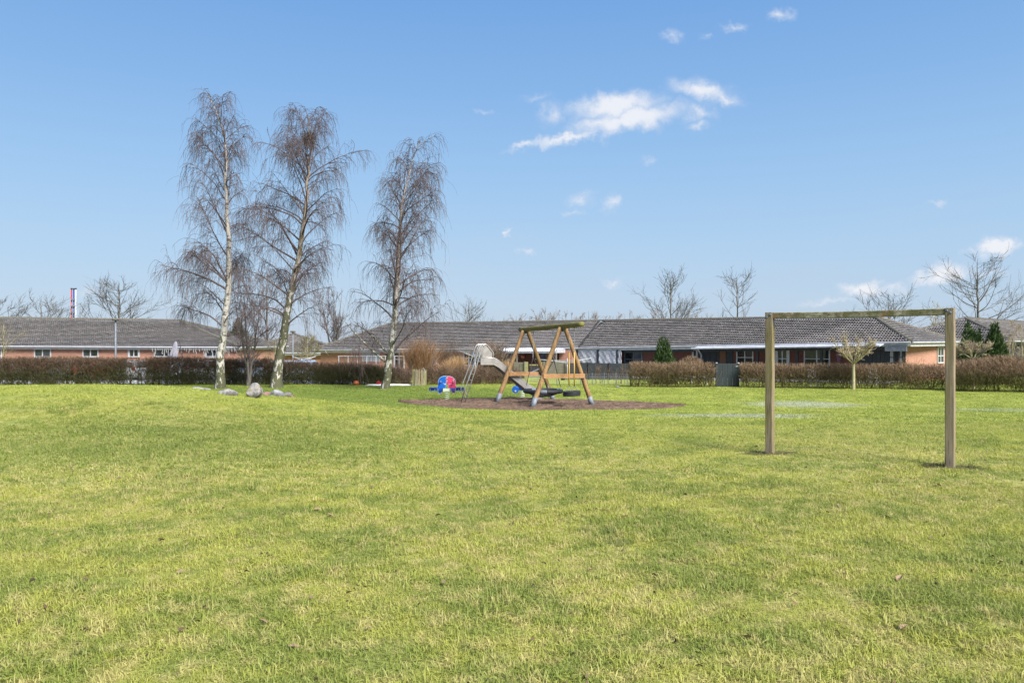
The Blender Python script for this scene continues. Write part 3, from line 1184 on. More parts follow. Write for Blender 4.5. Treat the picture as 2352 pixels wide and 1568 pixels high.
def roof(house, faces, caps, singles=300, extra_deck=None):
    deck = MB()
    allm = []
    for (eA, eB, tA, tB) in faces:
        eA, eB, tA, tB = map(Vector, (eA, eB, tA, tB))
        dn = Vector((0, 0, -0.05))
        if (tA - tB).length < 0.01:
            deck.add([eA + dn, eB + dn, tA + dn], [(0, 1, 2)])
        else:
            deck.add([eA + dn, eB + dn, tB + dn, tA + dn], [(0, 1, 2, 3)])
        e2 = V2(eB.x - eA.x, eB.y - eA.y)
        Lh = e2.length
        e2 /= Lh
        nb = V2(-e2.y, e2.x)
        top = V2(tB.x - tA.x, tB.y - tA.y)
        topd = top.normalized() if top.length > 0.01 else e2
        poly = [(eA.x, eA.y), (eB.x, eB.y), (tB.x, tB.y), (tA.x, tA.y)]

        def at(s, f):
            p = V2(eA.x, eA.y) + e2 * s
            ze = eA.z + (eB.z - eA.z) * s / Lh
            k = line_x(p, nb, V2(tA.x, tA.y), topd)
            q = p + nb * k
            if top.length > 0.01:
                zt = tA.z + (tB.z - tA.z) * ((q - V2(tA.x, tA.y)).dot(topd) / top.length)
            else:
                zt = tA.z
            r = p.lerp(q, f)
            return Vector((r.x, r.y, ze + (zt - ze) * f))
        sm = Lh * 0.5
        slope = (at(sm, 1) - at(sm, 0)).length
        nr = max(1, round(slope / TC))
        s = -2 * TW
        rnd = random.Random(5)
        while s < Lh + 2 * TW:
            for r in range(nr):
                p = at(s, r / nr)
                c = at(s + TW / 2, (r + 0.5) / nr)
                if not inside(poly, (c.x, c.y)):
                    continue
                ex = (at(s + TW, r / nr) - p).normalized()
                up = (at(s, (r + 1) / nr) - p).normalized()
                nz = ex.cross(up).normalized()
                up = nz.cross(ex)
                j = rnd.uniform(-0.006, 0.006)
                q = p - up * 0.03 + nz * (0.0 + j)
                mtx = Matrix(((ex.x, up.x, nz.x, q.x), (ex.y, up.y, nz.y, q.y), (ex.z, up.z, nz.z, q.z), (0, 0, 0, 1)))
                u = q.x / max(q.y, 1)
                w = 1 / q.y ** 2 if abs(u) < 0.64 else 1e-6 / q.y ** 2
                allm.append((w, mtx))
            s += TW
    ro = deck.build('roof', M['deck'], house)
    org = ORG[house.name]
    allm.sort(key=lambda a: -a[0])
    for w, m in allm[:singles]:
        o = bpy.data.objects.new('roof_tile', TILE)
        COL.objects.link(o)
        o.parent = ro
        m = m.copy()
        m.translation = m.translation - org
        o.matrix_local = m
    rest = allm[singles:]
    if rest:
        VV = []
        for w, m in rest:
            a = np.array(m)
            VV.append(TILE_V @ a[:3, :3].T + a[:3, 3])
        nv = len(TILE_V)
        QQ = np.concatenate([TILE_F + i * nv for i in range(len(rest))])
        tag(np_mesh('tile_courses', np.concatenate(VV), QQ, M['tile'], ro), kind='stuff')
    for (a, b) in caps:
        a, b = Vector(a), Vector(b)
        t = (b - a)
        n = max(1, int(t.length / 0.38))
        t.normalize()
        side = Vector((-t.y, t.x, 0)).normalized()
        up = t.cross(side)
        step = (b - a).length / n
        for i in range(n):
            p = a + t * (i * step) + up * 0.06 - org
            o = bpy.data.objects.new('ridge_tile', CAP)
            COL.objects.link(o)
            o.parent = ro
            o.matrix_local = Matrix(((t.x, side.x, up.x, p.x), (t.y, side.y, up.y, p.y), (t.z, side.z, up.z, p.z), (0, 0, 0, 1)))
    return ro


class Wall:
    """a straight wall seen from its outer side, a = left end, b = right end"""

    def __init__(s, a, b):
        s.a, s.b = V2(*a[:2]), V2(*b[:2])
        s.t = (s.b - s.a).normalized()
        s.n = V2(s.t.y, -s.t.x)
        s.L = (s.b - s.a).length
        s.ang = math.atan2(s.t.y, s.t.x)

    def s_at(s, p):
        u = (p - 1176) / F
        return (u * s.a.y - s.a.x) / (s.t.x - u * s.t.y)

    def pt(s, k, out=0.0):
        return s.a + s.t * k + s.n * out

    def box(s, mb, k0, k1, z0, z1, o0, o1):
        c = s.pt((k0 + k1) / 2, (o0 + o1) / 2)
        return mb.box((c.x, c.y, (z0 + z1) / 2), (abs(k1 - k0), abs(o1 - o0), abs(z1 - z0)), s.ang)

    def build(s, house, z0, z1a, z1b, m, k0=0.0, k1=None, name='wall', out=0.0, thick=0.25):
        k1 = s.L if k1 is None else k1
        za = z1a + (z1b - z1a) * k0 / s.L
        zb = z1a + (z1b - z1a) * k1 / s.L
        mb = MB()
        vs = []
        for o in (out, out - thick):
            a, b = s.pt(k0, o), s.pt(k1, o)
            vs += [(a.x, a.y, z0), (b.x, b.y, z0), (b.x, b.y, zb), (a.x, a.y, za)]
        mb.add(vs, [(0, 1, 2, 3), (5, 4, 7, 6), (4, 0, 3, 7), (1, 5, 6, 2), (3, 2, 6, 7), (4, 5, 1, 0)])
        o = mb.build(name, m, house)
        uv = o.data.uv_layers.new(name='UVMap')
        co = [(k0, z0), (k1, z0), (k1, zb), (k0, za)]
        for pl in o.data.polygons:
            for li in pl.loop_indices:
                vi = o.data.loops[li].vertex_index
                c = co[vi % 4]
                dx_ = 0.0 if pl.index in (0, 1) else (0.25 if vi >= 4 else 0.0)
                uv.data[li].uv = (c[0] + dx_, c[1])
        return o

    def window(s, house, p0, p1, y0, y1, cols=2, bars=(0.72,), fm='white_paint', gm='glass', fw=0.07, name='window', jamb=0.0, out=0.0):
        k0, k1 = s.s_at(p0), s.s_at(p1)
        d = s.pt((k0 + k1) / 2).y
        zt, zb = zat(y0, d), zat(y1, d)
        mb = MB()
        oo = out
        jw = fw + jamb
        s.box(mb, k0, k0 + jw, zb, zt, oo, oo + 0.07)
        s.box(mb, k1 - jw, k1, zb, zt, oo, oo + 0.07)
        s.box(mb, k0 + jw, k1 - jw, zt - fw, zt, oo, oo + 0.068)
        s.box(mb, k0 + jw, k1 - jw, zb, zb + fw, oo, oo + 0.068)
        cs = np.linspace(k0 + jw, k1 - jw, cols + 1) if isinstance(cols, int) else np.array([k0 + jw + (k1 - k0 - 2 * jw) * c for c in (0, *cols, 1)])
        for c in cs[1:-1]:
            s.box(mb, c - fw * .5, c + fw * .5, zb + fw, zt - fw, oo, oo + 0.06)
        zs = [zt - fw] + [zt + (zb - zt) * b for b in bars] + [zb + fw]
        for z in zs[1:-1]:
            s.box(mb, k0 + jw, k1 - jw, z - fw * .35, z + fw * .35, oo, oo + 0.056)
        w = mb.build(name, M[fm], house)
        for i in range(len(cs) - 1):
            for j in range(len(zs) - 1):
                g_ = MB()
                s.box(g_, cs[i] + fw * .4, cs[i + 1] - fw * .4, zs[j + 1] + fw * .3, zs[j] - fw * .3, oo + 0.012, oo + 0.03)
                g_.build('pane', M[gm], w)
        return w

    def beam_part(s, house, name, m, p0, p1, ya, yb, o0, o1, pix=True):
        k0, k1 = s.s_at(p0), s.s_at(p1)
        d = s.pt((k0 + k1) / 2, (o0 + o1) / 2).y
        mb = MB()
        s.box(mb, k0, k1, zat(ya, d), zat(yb, d), o0, o1)
        return mb.build(name, M[m], house)


def eave_trim(house, a, b, fas=0.2, gut=True, m='white_paint'):
    """gutter and fascia along an eave from a to b (3D)"""
    a, b = Vector(a), Vector(b)
    t = (b - a).normalized()
    n = Vector((t.y, -t.x, 0)).normalized()
    mb = MB()
    mb.beam(a + n * -0.03 + Vector((0, 0, -fas / 2 - 0.05)), b + n * -0.03 + Vector((0, 0, -fas / 2 - 0.05)), 0.04, fas)
    mb.build('fascia', M[m], house)
    if gut:
        mb = MB()
        mb.tube([a + n * 0.09 + Vector((0, 0, -0.03)), b + n * 0.09 + Vector((0, 0, -0.03))], 0.06, 8)
        mb.build('gutter', M['gutter'], house)


def downpipe(house, top, foot_z, n, m='gutter'):
    top = Vector(top)
    n = Vector((n.x, n.y, 0))
    mb = MB()
    q = top - n * 0.5 + Vector((0, 0, -0.45))
    mb.tube([top, top + Vector((0, 0, -0.12)), q, Vector((q.x, q.y, foot_z))], 0.045, 8)
    return mb.build('downpipe', M[m], house, smooth=True)


# --- left house ------------------------------------------------------------
D1, D2 = 58.0, 64.2
zE0, zE1 = zat(794.3, D1), zat(797.0, D1)
zR0, zR1 = zat(731.5, D2), zat(737.5, D2)
xl, xr = -46.0, xat(550, D1)
slE = (zE1 - zE0) / (xat(550, D1) - xat(0, D1))
zEl = zE0 + slE * (xl - xat(0, D1))
slR = (zR1 - zR0) / (xat(412, D2) - xat(0, D2))
xrr = xat(412, D2)
zRl = zR0 + slR * (xl - xat(0, D2))
lh = root('row_house', (xat(250, 62), 62, -1.0), 'long low orange brick house with grey tiled hip roof behind the cars', 'house')
eA, eB = (xl, D1, zEl), (xr, D1, zE1)
tA, tB = (xl, D2, zRl), (xrr, D2, zR1)
bB = (xr, D2 + 6.2, zE1)
bA = (xl, D2 + 6.2, zEl)
roof(lh, [(eA, eB, tA, tB), (eB, bB, tB, tB), (bB, bA, tB, tA)], [(tA, tB), (tB, eB), (tB, bB)])
eave_trim(lh, eA, eB, 0.16)
eave_trim(lh, eB, bB, 0.16)
w = Wall((xl, D1 + .3), (xr - 0.25, D1 + .3))
w.build(lh, -1.5, zEl - 0.1, zE1 - 0.1, M['brick'])
Wall((xr - .25, D1 + .56), (xr - .25, D2 + 5.6)).build(lh, -1.5, zE1 - .1, zE1 - .1, M['brick'])
Wall((xr - .25, D2 + 5.6), (xl, D2 + 5.6)).build(lh, -1.5, zE1 - .1, zEl - .1, M['brick'])
Wall((xl, D2 + 5.6), (xl, D1 + .56)).build(lh, -1.5, zEl - .1, zEl - .1, M['brick'])
w.window(lh, -40, 5, 800.5, 823, 2)
w.window(lh, 79, 118, 800.5, 823, 2, (0.8,))
w.window(lh, 190, 227, 801, 821, 2, (0.86,))
w.window(lh, 294.5, 321.5, 801, 820, 2, (), jamb=0.06)
w.window(lh, 354, 402, 800.5, 819.5, 2, ())
w.window(lh, 471.5, 506.5, 801, 822, 2, (0.82,))
downpipe(lh, (xr - .3, D1 - 0.05, zE1 - .05), -1.4, V2(0, -1))

# strings of icicle lights along its gutter
mb = MB()
ir = random.Random(3)
x = xat(352, D1)
mb.tube([(xat(345, D1), D1 - .16, zE1 - .0), (xat(548, D1), D1 - .16, zE1 - .03)], 0.018, 4)
while x < xat(546, D1):
    Lk = ir.choice((0.12, 0.2, 0.3, 0.42, 0.55))
    z = zE1 - 0.06
    pts = [(x, D1 - .16, z)]
    while Lk > 0:
        z -= 0.09
        Lk -= 0.09
        pts.append((x + ir.uniform(-.03, .03), D1 - .16 + ir.uniform(-.02, .02), z))
    mb.tube(pts, 0.014, 4)
    x += ir.uniform(0.12, 0.24)
tag(mb.build('icicle_lights', M['white_plastic'], origin=(xat(450, D1), D1 - .16, zE1)), 'unlit white icicle light strands hanging from the left house gutter', 'string lights')

# --- main row, left part ----------------------------------------------------
Vr = Vector((7.2, 64.3, EYE + 1.64))
Lr = Vector((-11.6, 74.3, EYE + 1.61))
FL = Vector((-18.27, 72.26, EYE - .76))
VB = Vector((5.13, 59.8, EYE - .47))
axisL = V2(Vr.x - Lr.x, Vr.y - Lr.y).normalized()
nL = V2(-axisL.y, axisL.x)
BL = Vector((Lr.x - axisL.x * 4.9 + nL.x * 4.9, Lr.y - axisL.y * 4.9 + nL.y * 4.9, FL.z))
BV = Vector((Vr.x + nL.x * 4.9 + 1.5, Vr.y + nL.y * 4.9 + 1.0, VB.z))
mh = root('row_house', (-3, 67, -1.2), 'orange brick row house with snow dusted tiles behind the third birch and slide', 'house', 'row houses joined at the bend')
roof(mh, [(FL, VB, Lr, Vr), (BL, FL, Lr, Lr), (BV, BL, Vr, Lr)], [(Lr, Vr), (FL, Lr), (BL, Lr)])
eave_trim(mh, FL, VB, 0.24)
eave_trim(mh, BL, FL, 0.24)
tL = V2(VB.x - FL.x, VB.y - FL.y).normalized()
nF = V2(tL.y, -tL.x)
wl_ = Wall((FL.x + tL.x * .5 - nF.x * .34, FL.y + tL.y * .5 - nF.y * .34), (VB.x - nF.x * .34, VB.y - nF.y * .34))
kp = wl_.s_at(1118)
wl_.build(mh, -2.0, FL.z - .12, VB.z - .12, M['brick'], 0, kp)
wl_.build(mh, -2.0, FL.z - .12, VB.z - .12, M['brick_red'], kp, wl_.L + .6, out=-0.5)
Wall((BL.x, BL.y), (FL.x + tL.x * .5 - nF.x * .75, FL.y + tL.y * .5 - nF.y * .75)).build(mh, -2.0, FL.z - .12, FL.z - .12, M['brick'])
wl_.window(mh, 833, 873, 808, 830, 2, (), gm='curtain')
wl_.window(mh, 905, 930, 808.5, 845, 2, (0.45,), jamb=0.05)
wl_.window(mh, 986, 1003, 808, 838, 1, (), gm='curtain', jamb=.1)
wl_.window(mh, 1064, 1091, 808, 840, 2, (0.45,), jamb=0.05)
wl_.window(mh, 1152, 1176, 807.5, 832, 2, (0.7,), fm='grey_paint', out=-0.5)
wl_.window(mh, 1234, 1263, 806.5, 832, 2, (0.7,), fm='grey_paint', out=-0.5)
downpipe(mh, (FL.x + tL.x * 1.5 + nF.x * .09, FL.y + tL.y * 1.5 + nF.y * .09, FL.z - .08), -1.9, nF)
# globe lamp on the porch wall
c = wl_.pt(wl_.s_at(1196.5), -0.36)
mb = MB()
rr = 0.17
mb.lathe([(rr * math.sin(math.pi * i / 8) + .001, -rr * math.cos(math.pi * i / 8)) for i in range(9)], (c.x, c.y, zat(819, c.y)), 12)
mb.build('wall_lamp', M['terracotta'], mh, smooth=True)
# porch of corrugated sheet
ka, kb = wl_.s_at(1121), wl_.s_at(1306)
mb = MB()
n = 120
vs = []
for i in range(n + 1):
    k = ka + (kb - ka) * i / n
    zb_ = zat(799.8, 61.9) + (0.03 * math.sin(i * 2.0))
    zf_ = zat(805.6, 60.2) + (0.03 * math.sin(i * 2.0))
    a = wl_.pt(k, 0.62)
    b = wl_.pt(k, 2.3)
    vs += [(a.x, a.y, zb_), (b.x, b.y, zf_), (b.x, b.y, zf_ - .025)]
fs = []
for i in range(n):
    fs.append((3 * i, 3 * i + 1, 3 * i + 4, 3 * i + 3))
    fs.append((3 * i + 1, 3 * i + 2, 3 * i + 5, 3 * i + 4))
mb.add(vs, fs)
mb.build('porch_roof', M['porch_sheet'], mh)
mb = MB()
zf_ = zat(806.2, 60.2)
wl_.box(mb, ka, kb, zf_ - .14, zf_ - .02, 2.2, 2.27)
wl_.box(mb, kb - .06, kb, zf_ - .12, zat(800.5, 61.9), .62, 2.2)
mb.build('porch_beam', M['gutter'], mh)
for p in (1124, 1216, 1304):
    k = wl_.s_at(p)
    mb = MB()
    wl_.box(mb, k - .05, k + .05, -1.3, zf_ - .14, 2.1, 2.2)
    mb.build('porch_post', M['grey_board'], mh)
# brown boarded screen and brick pier at the right end of the porch
k0, k1, k2 = wl_.s_at(1266), wl_.s_at(1291), wl_.s_at(1322)
for i in range(11):
    mb = MB()
    z0 = -1.2 + i * .2
    if z0 > .85:
        break
    wl_.box(mb, k0, k1, z0, z0 + .185, 0.9, 0.94 + .008 * (i % 2))
    mb.build('screen_board', M['brass'], mh)
wl_.build(mh, -1.6, VB.z - .2, VB.z - .2, M['brick'], k1, k2, out=0.55, name='pier', thick=.9)
# tarpaulin porch at the bend
tw_ = Wall((VB.x - tL.x * .6 + nF.x * .3, VB.y - tL.y * .6 + nF.y * .3), (22.9, 44.7))
EP = Wall((VB.x, VB.y), (22.9, 45.0))

# --- main row, right part ---------------------------------------------------
Er = Vector((23.1, 50.0, EYE + 1.54))
FR = Vector((22.9, 45.0, EYE - .02))
axR = V2(Er.x - Vr.x, Er.y - Vr.y).normalized()
nbR = V2(-axR.y, axR.x)
BR = Vector((29.1, 51.1, EYE + .0))
BV2 = Vector((Vr.x + nbR.x * 5 + 1.0, Vr.y + nbR.y * 5, VB.z))
rh = root('row_house', (17, 54, -1.0), 'red brick row house with white gutter and dark timber panels behind the goal frame', 'house', 'row houses joined at the bend')
roof(rh, [(VB, FR, Vr, Er), (FR, BR, Er, Er), (BR, BV2, Er, Vr)], [(Vr, Er), (FR, Er), (BR, Er)])
# lead valley strip
mb = MB()
mb.beam(VB + Vector((0, 0, .1)), Vr + Vector((0, 0, .1)), 0.14, 0.05)
mb.build('valley_strip', M['deck'], rh)
eave_trim(rh, VB, FR, 0.2)
eave_trim(rh, FR, BR, 0.22)
tR = EP.t
wr = Wall((EP.a.x - EP.n.x * .8 - EP.t.x * .5, EP.a.y - EP.n.y * .8 - EP.t.y * .5), (EP.b.x - EP.n.x * .8 - .62 * EP.t.x, EP.b.y - EP.n.y * .8 - .62 * EP.t.y))
ze = lambda k: VB.z + (FR.z - VB.z) * k / EP.L - .1
wr.build(rh, -1.6, ze(0), ze(EP.L), M['brick_red'], 0, wr.L)
eR = V2(BR.x - FR.x, BR.y - FR.y).normalized()
wend = Wall((wr.b.x, wr.b.y), (BR.x - eR.x * .5 - .35, BR.y - eR.y * .5))
wend.build(rh, -1.6, FR.z - .18, BR.z - .18, M['brick'], 0.26, wend.L)
wr.window(rh, 1435, 1476, 803.5, 834, 2, (0.7,), fm='grey_paint')
wr.window(rh, 1590.5, 1603, 802.5, 820, 1, (), jamb=.05)
wr.window(rh, 1692, 1731, 799.5, 838, 2, (0.55,))
wr.window(rh, 1781, 1814, 799, 840, 2, (0.6,), jamb=.12)
wr.window(rh, 1847, 1907, 797.5, 840, (0.5, 0.68), (0.62,))
wend.window(rh, 2151.5, 2166, 796, 834, 2, (0.55,))


def cladding(wall, p0, p1, ytop, m, wboard=0.24):
    k0, k1 = wall.s_at(p0), wall.s_at(p1)
    n = max(2, round((k1 - k0) / wboard))
    for i in range(n):
        a, b = k0 + (k1 - k0) * i / n, k0 + (k1 - k0) * (i + 1) / n
        mb = MB()
        wall.box(mb, a + .006, b - .006, -1.5, zat(ytop, wall.pt(a).y), 0.02, 0.05 + .022 * (i % 2))
        mb.build('cladding_board', M[m], rh)


cladding(wr, 1604, 1653, 799, 'black_paint')
cladding(wr, 1967, 2081, 794, 'black_paint')
wr.window(rh, 2041, 2057, 797, 836, 1, (0.6,), fm='black_paint', gm='curtain', out=.08)
wr.window(rh, 2064, 2077, 797, 836, 1, (0.6,), fm='black_paint', gm='curtain', out=.08)
wr.beam_part(rh, 'door', 'brass', 1654, 1668, 799, 845, .02, .08)
wr.beam_part(rh, 'doorway_shade', 'black_paint', 1669, 1684, 800, 845, .02, .06)  # dark panel standing in for the shadow in a doorway
# porch cover reaching out beyond the tiles
k0, k1 = EP.s_at(1604), EP.s_at(2032)
mb = MB()
vs, fs = [], []
nk = 24
for i in range(nk + 1):
    k = k0 + (k1 - k0) * i / nk
    z = ze(k) + .04
    for (o, dz_) in ((.0, .0), (1.0, -.13), (1.0, -.17), (.0, -.04)):
        q = EP.pt(k, o)
        vs.append((q.x, q.y, z + dz_))
for i in range(nk):
    for j in range(4):
        fs.append((4 * i + j, 4 * i + (j + 1) % 4, 4 * i + 4 + (j + 1) % 4, 4 * i + 4 + j))
fs += [(3, 2, 1, 0), (4 * nk, 4 * nk + 1, 4 * nk + 2, 4 * nk + 3)]
mb.add(vs, fs)
mb.build('porch_roof', M['porch_sheet'], rh)
mb = MB()
a_, b_ = EP.pt(k0, 1.07), EP.pt(k1, 1.07)
mb.tube([(a_.x, a_.y, ze(k0) - .1), (b_.x, b_.y, ze(k1) - .1)], .06, 8)
mb.build('gutter', M['gutter'], rh)
# dark beam under the porch edge and its posts
for (p0, p1) in ((1323, 1588), (1604, 2030)):
    k0, k1 = EP.s_at(p0), EP.s_at(p1)
    mb = MB()
    for i in range(8):
        a, b = k0 + (k1 - k0) * i / 8, k0 + (k1 - k0) * (i + 1) / 8
        z = ze((a + b) / 2) - .17
        EP.box(mb, a, b, z - .16, z, -.3, -.2)
    mb.build('porch_beam', M['black_paint'], rh)
for p in (1827.5, 1883.5, 1737):
    k = EP.s_at(p)
    mb = MB()
    EP.box(mb, k - .07, k + .07, -1.2, ze(k) - .33, -.32, -.18)
    mb.build('porch_post', M['black_paint'], rh)
k0, k1 = EP.s_at(2033), EP.s_at(2083)
mb = MB()
EP.box(mb, k0, k1, ze(k0) - .42, ze(k0) - .1, -.1, .08)
mb.build('side_beam', M['grey_paint'], rh)
k = EP.s_at(1603)
c = EP.pt(k, .1)
mb = MB()
mb.tube([(c.x, c.y, ze(k) - .02), (c.x + .05, c.y, ze(k) - .15), (c.x + .36, c.y + .35, ze(k) - .55), (c.x + .36, c.y + .35, -1.2)], .055, 8)
mb.build('downpipe', M['gutter'], rh, smooth=True)
# tarpaulins between black posts at the bend
zt, zb = zat(804.5, 59), zat(834, 58)
for (p0, p1) in ((1328.5, 1371), (1376.5, 1416), (1420.5, 1428)):
    k0, k1 = EP.s_at(p0), EP.s_at(p1)
    mb = MB()
    nxx, nzz = 14, 6
    r_ = random.Random(int(p0))
    vs = []
    for i in range(nxx + 1):
        for j in range(nzz + 1):
            q = EP.pt(k0 + (k1 - k0) * i / nxx, .02 + .05 * math.sin(i * 1.3 + j * .9 + p0) * math.sin(j * .8 + i * .35) + r_.uniform(0, .02))
            vs.append((q.x, q.y, zb + (zt - zb) * j / nzz))
    fs = [(i * (nzz + 1) + j, (i + 1) * (nzz + 1) + j, (i + 1) * (nzz + 1) + j + 1, i * (nzz + 1) + j + 1) for i in range(nxx) for j in range(nzz)]
    mb.add(vs, fs)
    mb.build('tarpaulin', M['tarp'], rh)
for (p0, p1) in ((1322, 1328), (1371.2, 1376.3), (1416.2, 1420.3)):
    k0, k1 = EP.s_at(p0), EP.s_at(p1)
    mb = MB()
    EP.box(mb, k0, k1, -1.2, zt + .05, -.05, .06)
    mb.build('porch_post', M['black_paint'], rh)
k0, k1 = EP.s_at(1322), EP.s_at(1429)
mb = MB()
EP.box(mb, k0, k1, -1.2, zb - .02, -.04, .0)
mb.build('porch_panel', M['black_paint'], rh)
# a white tarp rail crossing behind
k = wr.s_at(1928)
c = wr.pt(k, .18)
mb = MB()
for i in range(26):
    a = i * 2.4
    q = Vector((c.x + .17 * math.cos(a) * (i % 5) / 5, c.y - .05, zat(806 + 26 * i / 26, c.y)))
    mb.box(q, (.09, .06, .09), a)
tag(mb.build('dried_flowers', M['purple'], origin=(c.x, c.y, zat(832, c.y))), 'dark dried flower bundle hanging on red brick beside the round topped tree', 'plant')

# paved terraces added before the row to cut green bounce under the eaves
for (W_, ka_, kb_) in ((wl_, 4.0, wl_.L - .5), (EP, .5, EP.L)):
    mb = MB()
    for i in range(13):
        for o in (-.3, 1.6, 3.6, 5.6):
            q = W_.pt(ka_ + (kb_ - ka_) * i / 12, o)
            mb.v.append((q.x, q.y, hz(q.x, q.y) + .04))
    for i in range(12):
        for j in range(3):
            a = 4 * i + j
            mb.f.append((a, a + 1, a + 5, a + 4))
    tag(mb.build('terrace', M['paving']), 'grey paved terrace added along the row house front to cut green bounce', 'terrace', kind='structure')

# --- small house between ------------------------------------------------------
sh = root('small_house', (xat(656, 86), 86, -1.5), 'small tiled pyramid roofed outbuilding seen between the birches', 'outbuilding')
ap = Vector((xat(674, 87), 87, zat(766, 87)))
c1 = Vector((xat(563, 82.5), 82.5, zat(809, 82.5)))
c2 = Vector((xat(764, 82.5), 82.5, zat(811, 82.5)))
c3 = Vector((c2.x + .3, 92, c2.z))
c4 = Vector((c1.x - .3, 92, c1.z))
roof(sh, [(c1, c2, ap, ap), (c2, c3, ap, ap), (c4, c1, ap, ap)], [(c1, ap), (c2, ap)], singles=220)
eave_trim(sh, c1, c2, .2)
ws = Wall((c1.x + .4, 83), (c2.x - .4, 83))
ws.build(sh, -2.2, c1.z - .1, c2.z - .1, M['brick'])
ws.window(sh, 576, 598, 813, 840, 1, (), fm='white_paint')
Wall((c2.x - .4, 83.3), (c2.x - .4, 91.5)).build(sh, -2.2, c2.z - .1, c2.z - .1, M['brick'])
Wall((c1.x + .4, 91.5), (c1.x + .4, 83.3)).build(sh, -2.2, c2.z - .1, c2.z - .1, M['brick'])

# --- house at the right edge ----------------------------------------------------
xh = root('row_house', (38, 60, -1.0), 'pale tiled house with dark boarded wall at the right edge behind conifers', 'house')
E = Vector((33.5, 58.0, zat(732, 58)))
R_ = 3.9
Fp = Vector((33.5, 58 - 1.414 * R_, EYE + .05))
Lp = Vector((33.5 - 1.414 * R_ - .8, 58.2, EYE - .0))
E2 = Vector((33.5 + 15, 58 + 15, E.z))
Fp2 = Vector((Fp.x + 15 + R_, Fp.y + 15 + R_, Fp.z))
roof(xh, [(Fp, Fp2, E, E2), (Lp, Fp, E, E)], [(E, E2), (Fp, E), (Lp, E)], singles=300)
eave_trim(xh, Fp, Fp2, .2, m='black_paint')
eave_trim(xh, Lp, Fp, .2)
wx = Wall((Fp.x + .1, Fp.y + .75), (Fp2.x, Fp2.y + .75))
wx.build(xh, -1.5, Fp.z - .2, Fp.z - .2, M['brick_red'])
for i in range(26):
    mb = MB()
    wx.box(mb, .1 + i * .26, .35 + i * .26, -1.4, Fp.z - .22, .03, .07 + .02 * (i % 2))
    mb.build('cladding_board', M['black_paint'], xh)
Wall((Lp.x + .4, Lp.y - .3), (Fp.x - .1, Fp.y + .9)).build(xh, -1.5, Fp.z - .2, Fp.z - .2, M['brick'])
c = wx.pt(1.9, .9)
mb = MB()
mb.tube([(c.x - 1.2, c.y - 1.5, zat(826, c.y)), (c.x + .5, c.y - .5, zat(805, c.y)), (c.x + .8, c.y + .4, zat(797, c.y))], .05, 8)
mb.build('downpipe', M['gutter'], xh)


# ------------------------------------------------------------------ bare trees
def unit(a):
    return a / (np.linalg.norm(a, axis=-1, keepdims=True) + 1e-9)


def grow(P0, D0, L, K, pull, wob, rng, up=0.0):
    """polylines from P0 along D0; pull = downward bend per unit, up = upward bend"""
    n = len(P0)
    P = np.zeros((n, K, 3))
    P[:, 0] = P0
    d = unit(D0)
    st = (L / (K - 1))[:, None]
    pull = np.broadcast_to(pull, (n,))
    for k in range(1, K):
        d = d + rng.normal(0, wob, (n, 3))
        d[:, 2] += (up - pull) / (K - 1)
        d = unit(d)
        P[:, k] = P[:, k - 1] + d * st
    return P


def sample(P, idx, t):
    K = P.shape[1]
    f = np.clip(t, 0, 0.9999) * (K - 1)
    i = f.astype(int)
    w = (f - i)[:, None]
    a, b = P[idx, i], P[idx, i + 1]
    return a * (1 - w) + b * w, unit(b - a)


def path_curve(pts, n=28):
    pts = np.asarray(pts, float)
    t = np.linspace(0, 1, len(pts))
    tt = np.linspace(0, 1, n)
    # smooth: cubic through the points by repeated averaging of a dense linear path
    out = np.stack([np.interp(tt, t, pts[:, i]) for i in range(3)], -1)
    for _ in range(3):
        out[1:-1] = (out[:-2] + 2 * out[1:-1] + out[2:]) / 4
    return out


def taper(r0, r1, n, K, pw=1.0):
    r0 = np.broadcast_to(r0, (n,))[:, None]
    r1 = np.broadcast_to(r1, (n,))[:, None]
    s = np.linspace(0, 1, K)[None, :] ** pw
    return r0 * (1 - s) + r1 * s


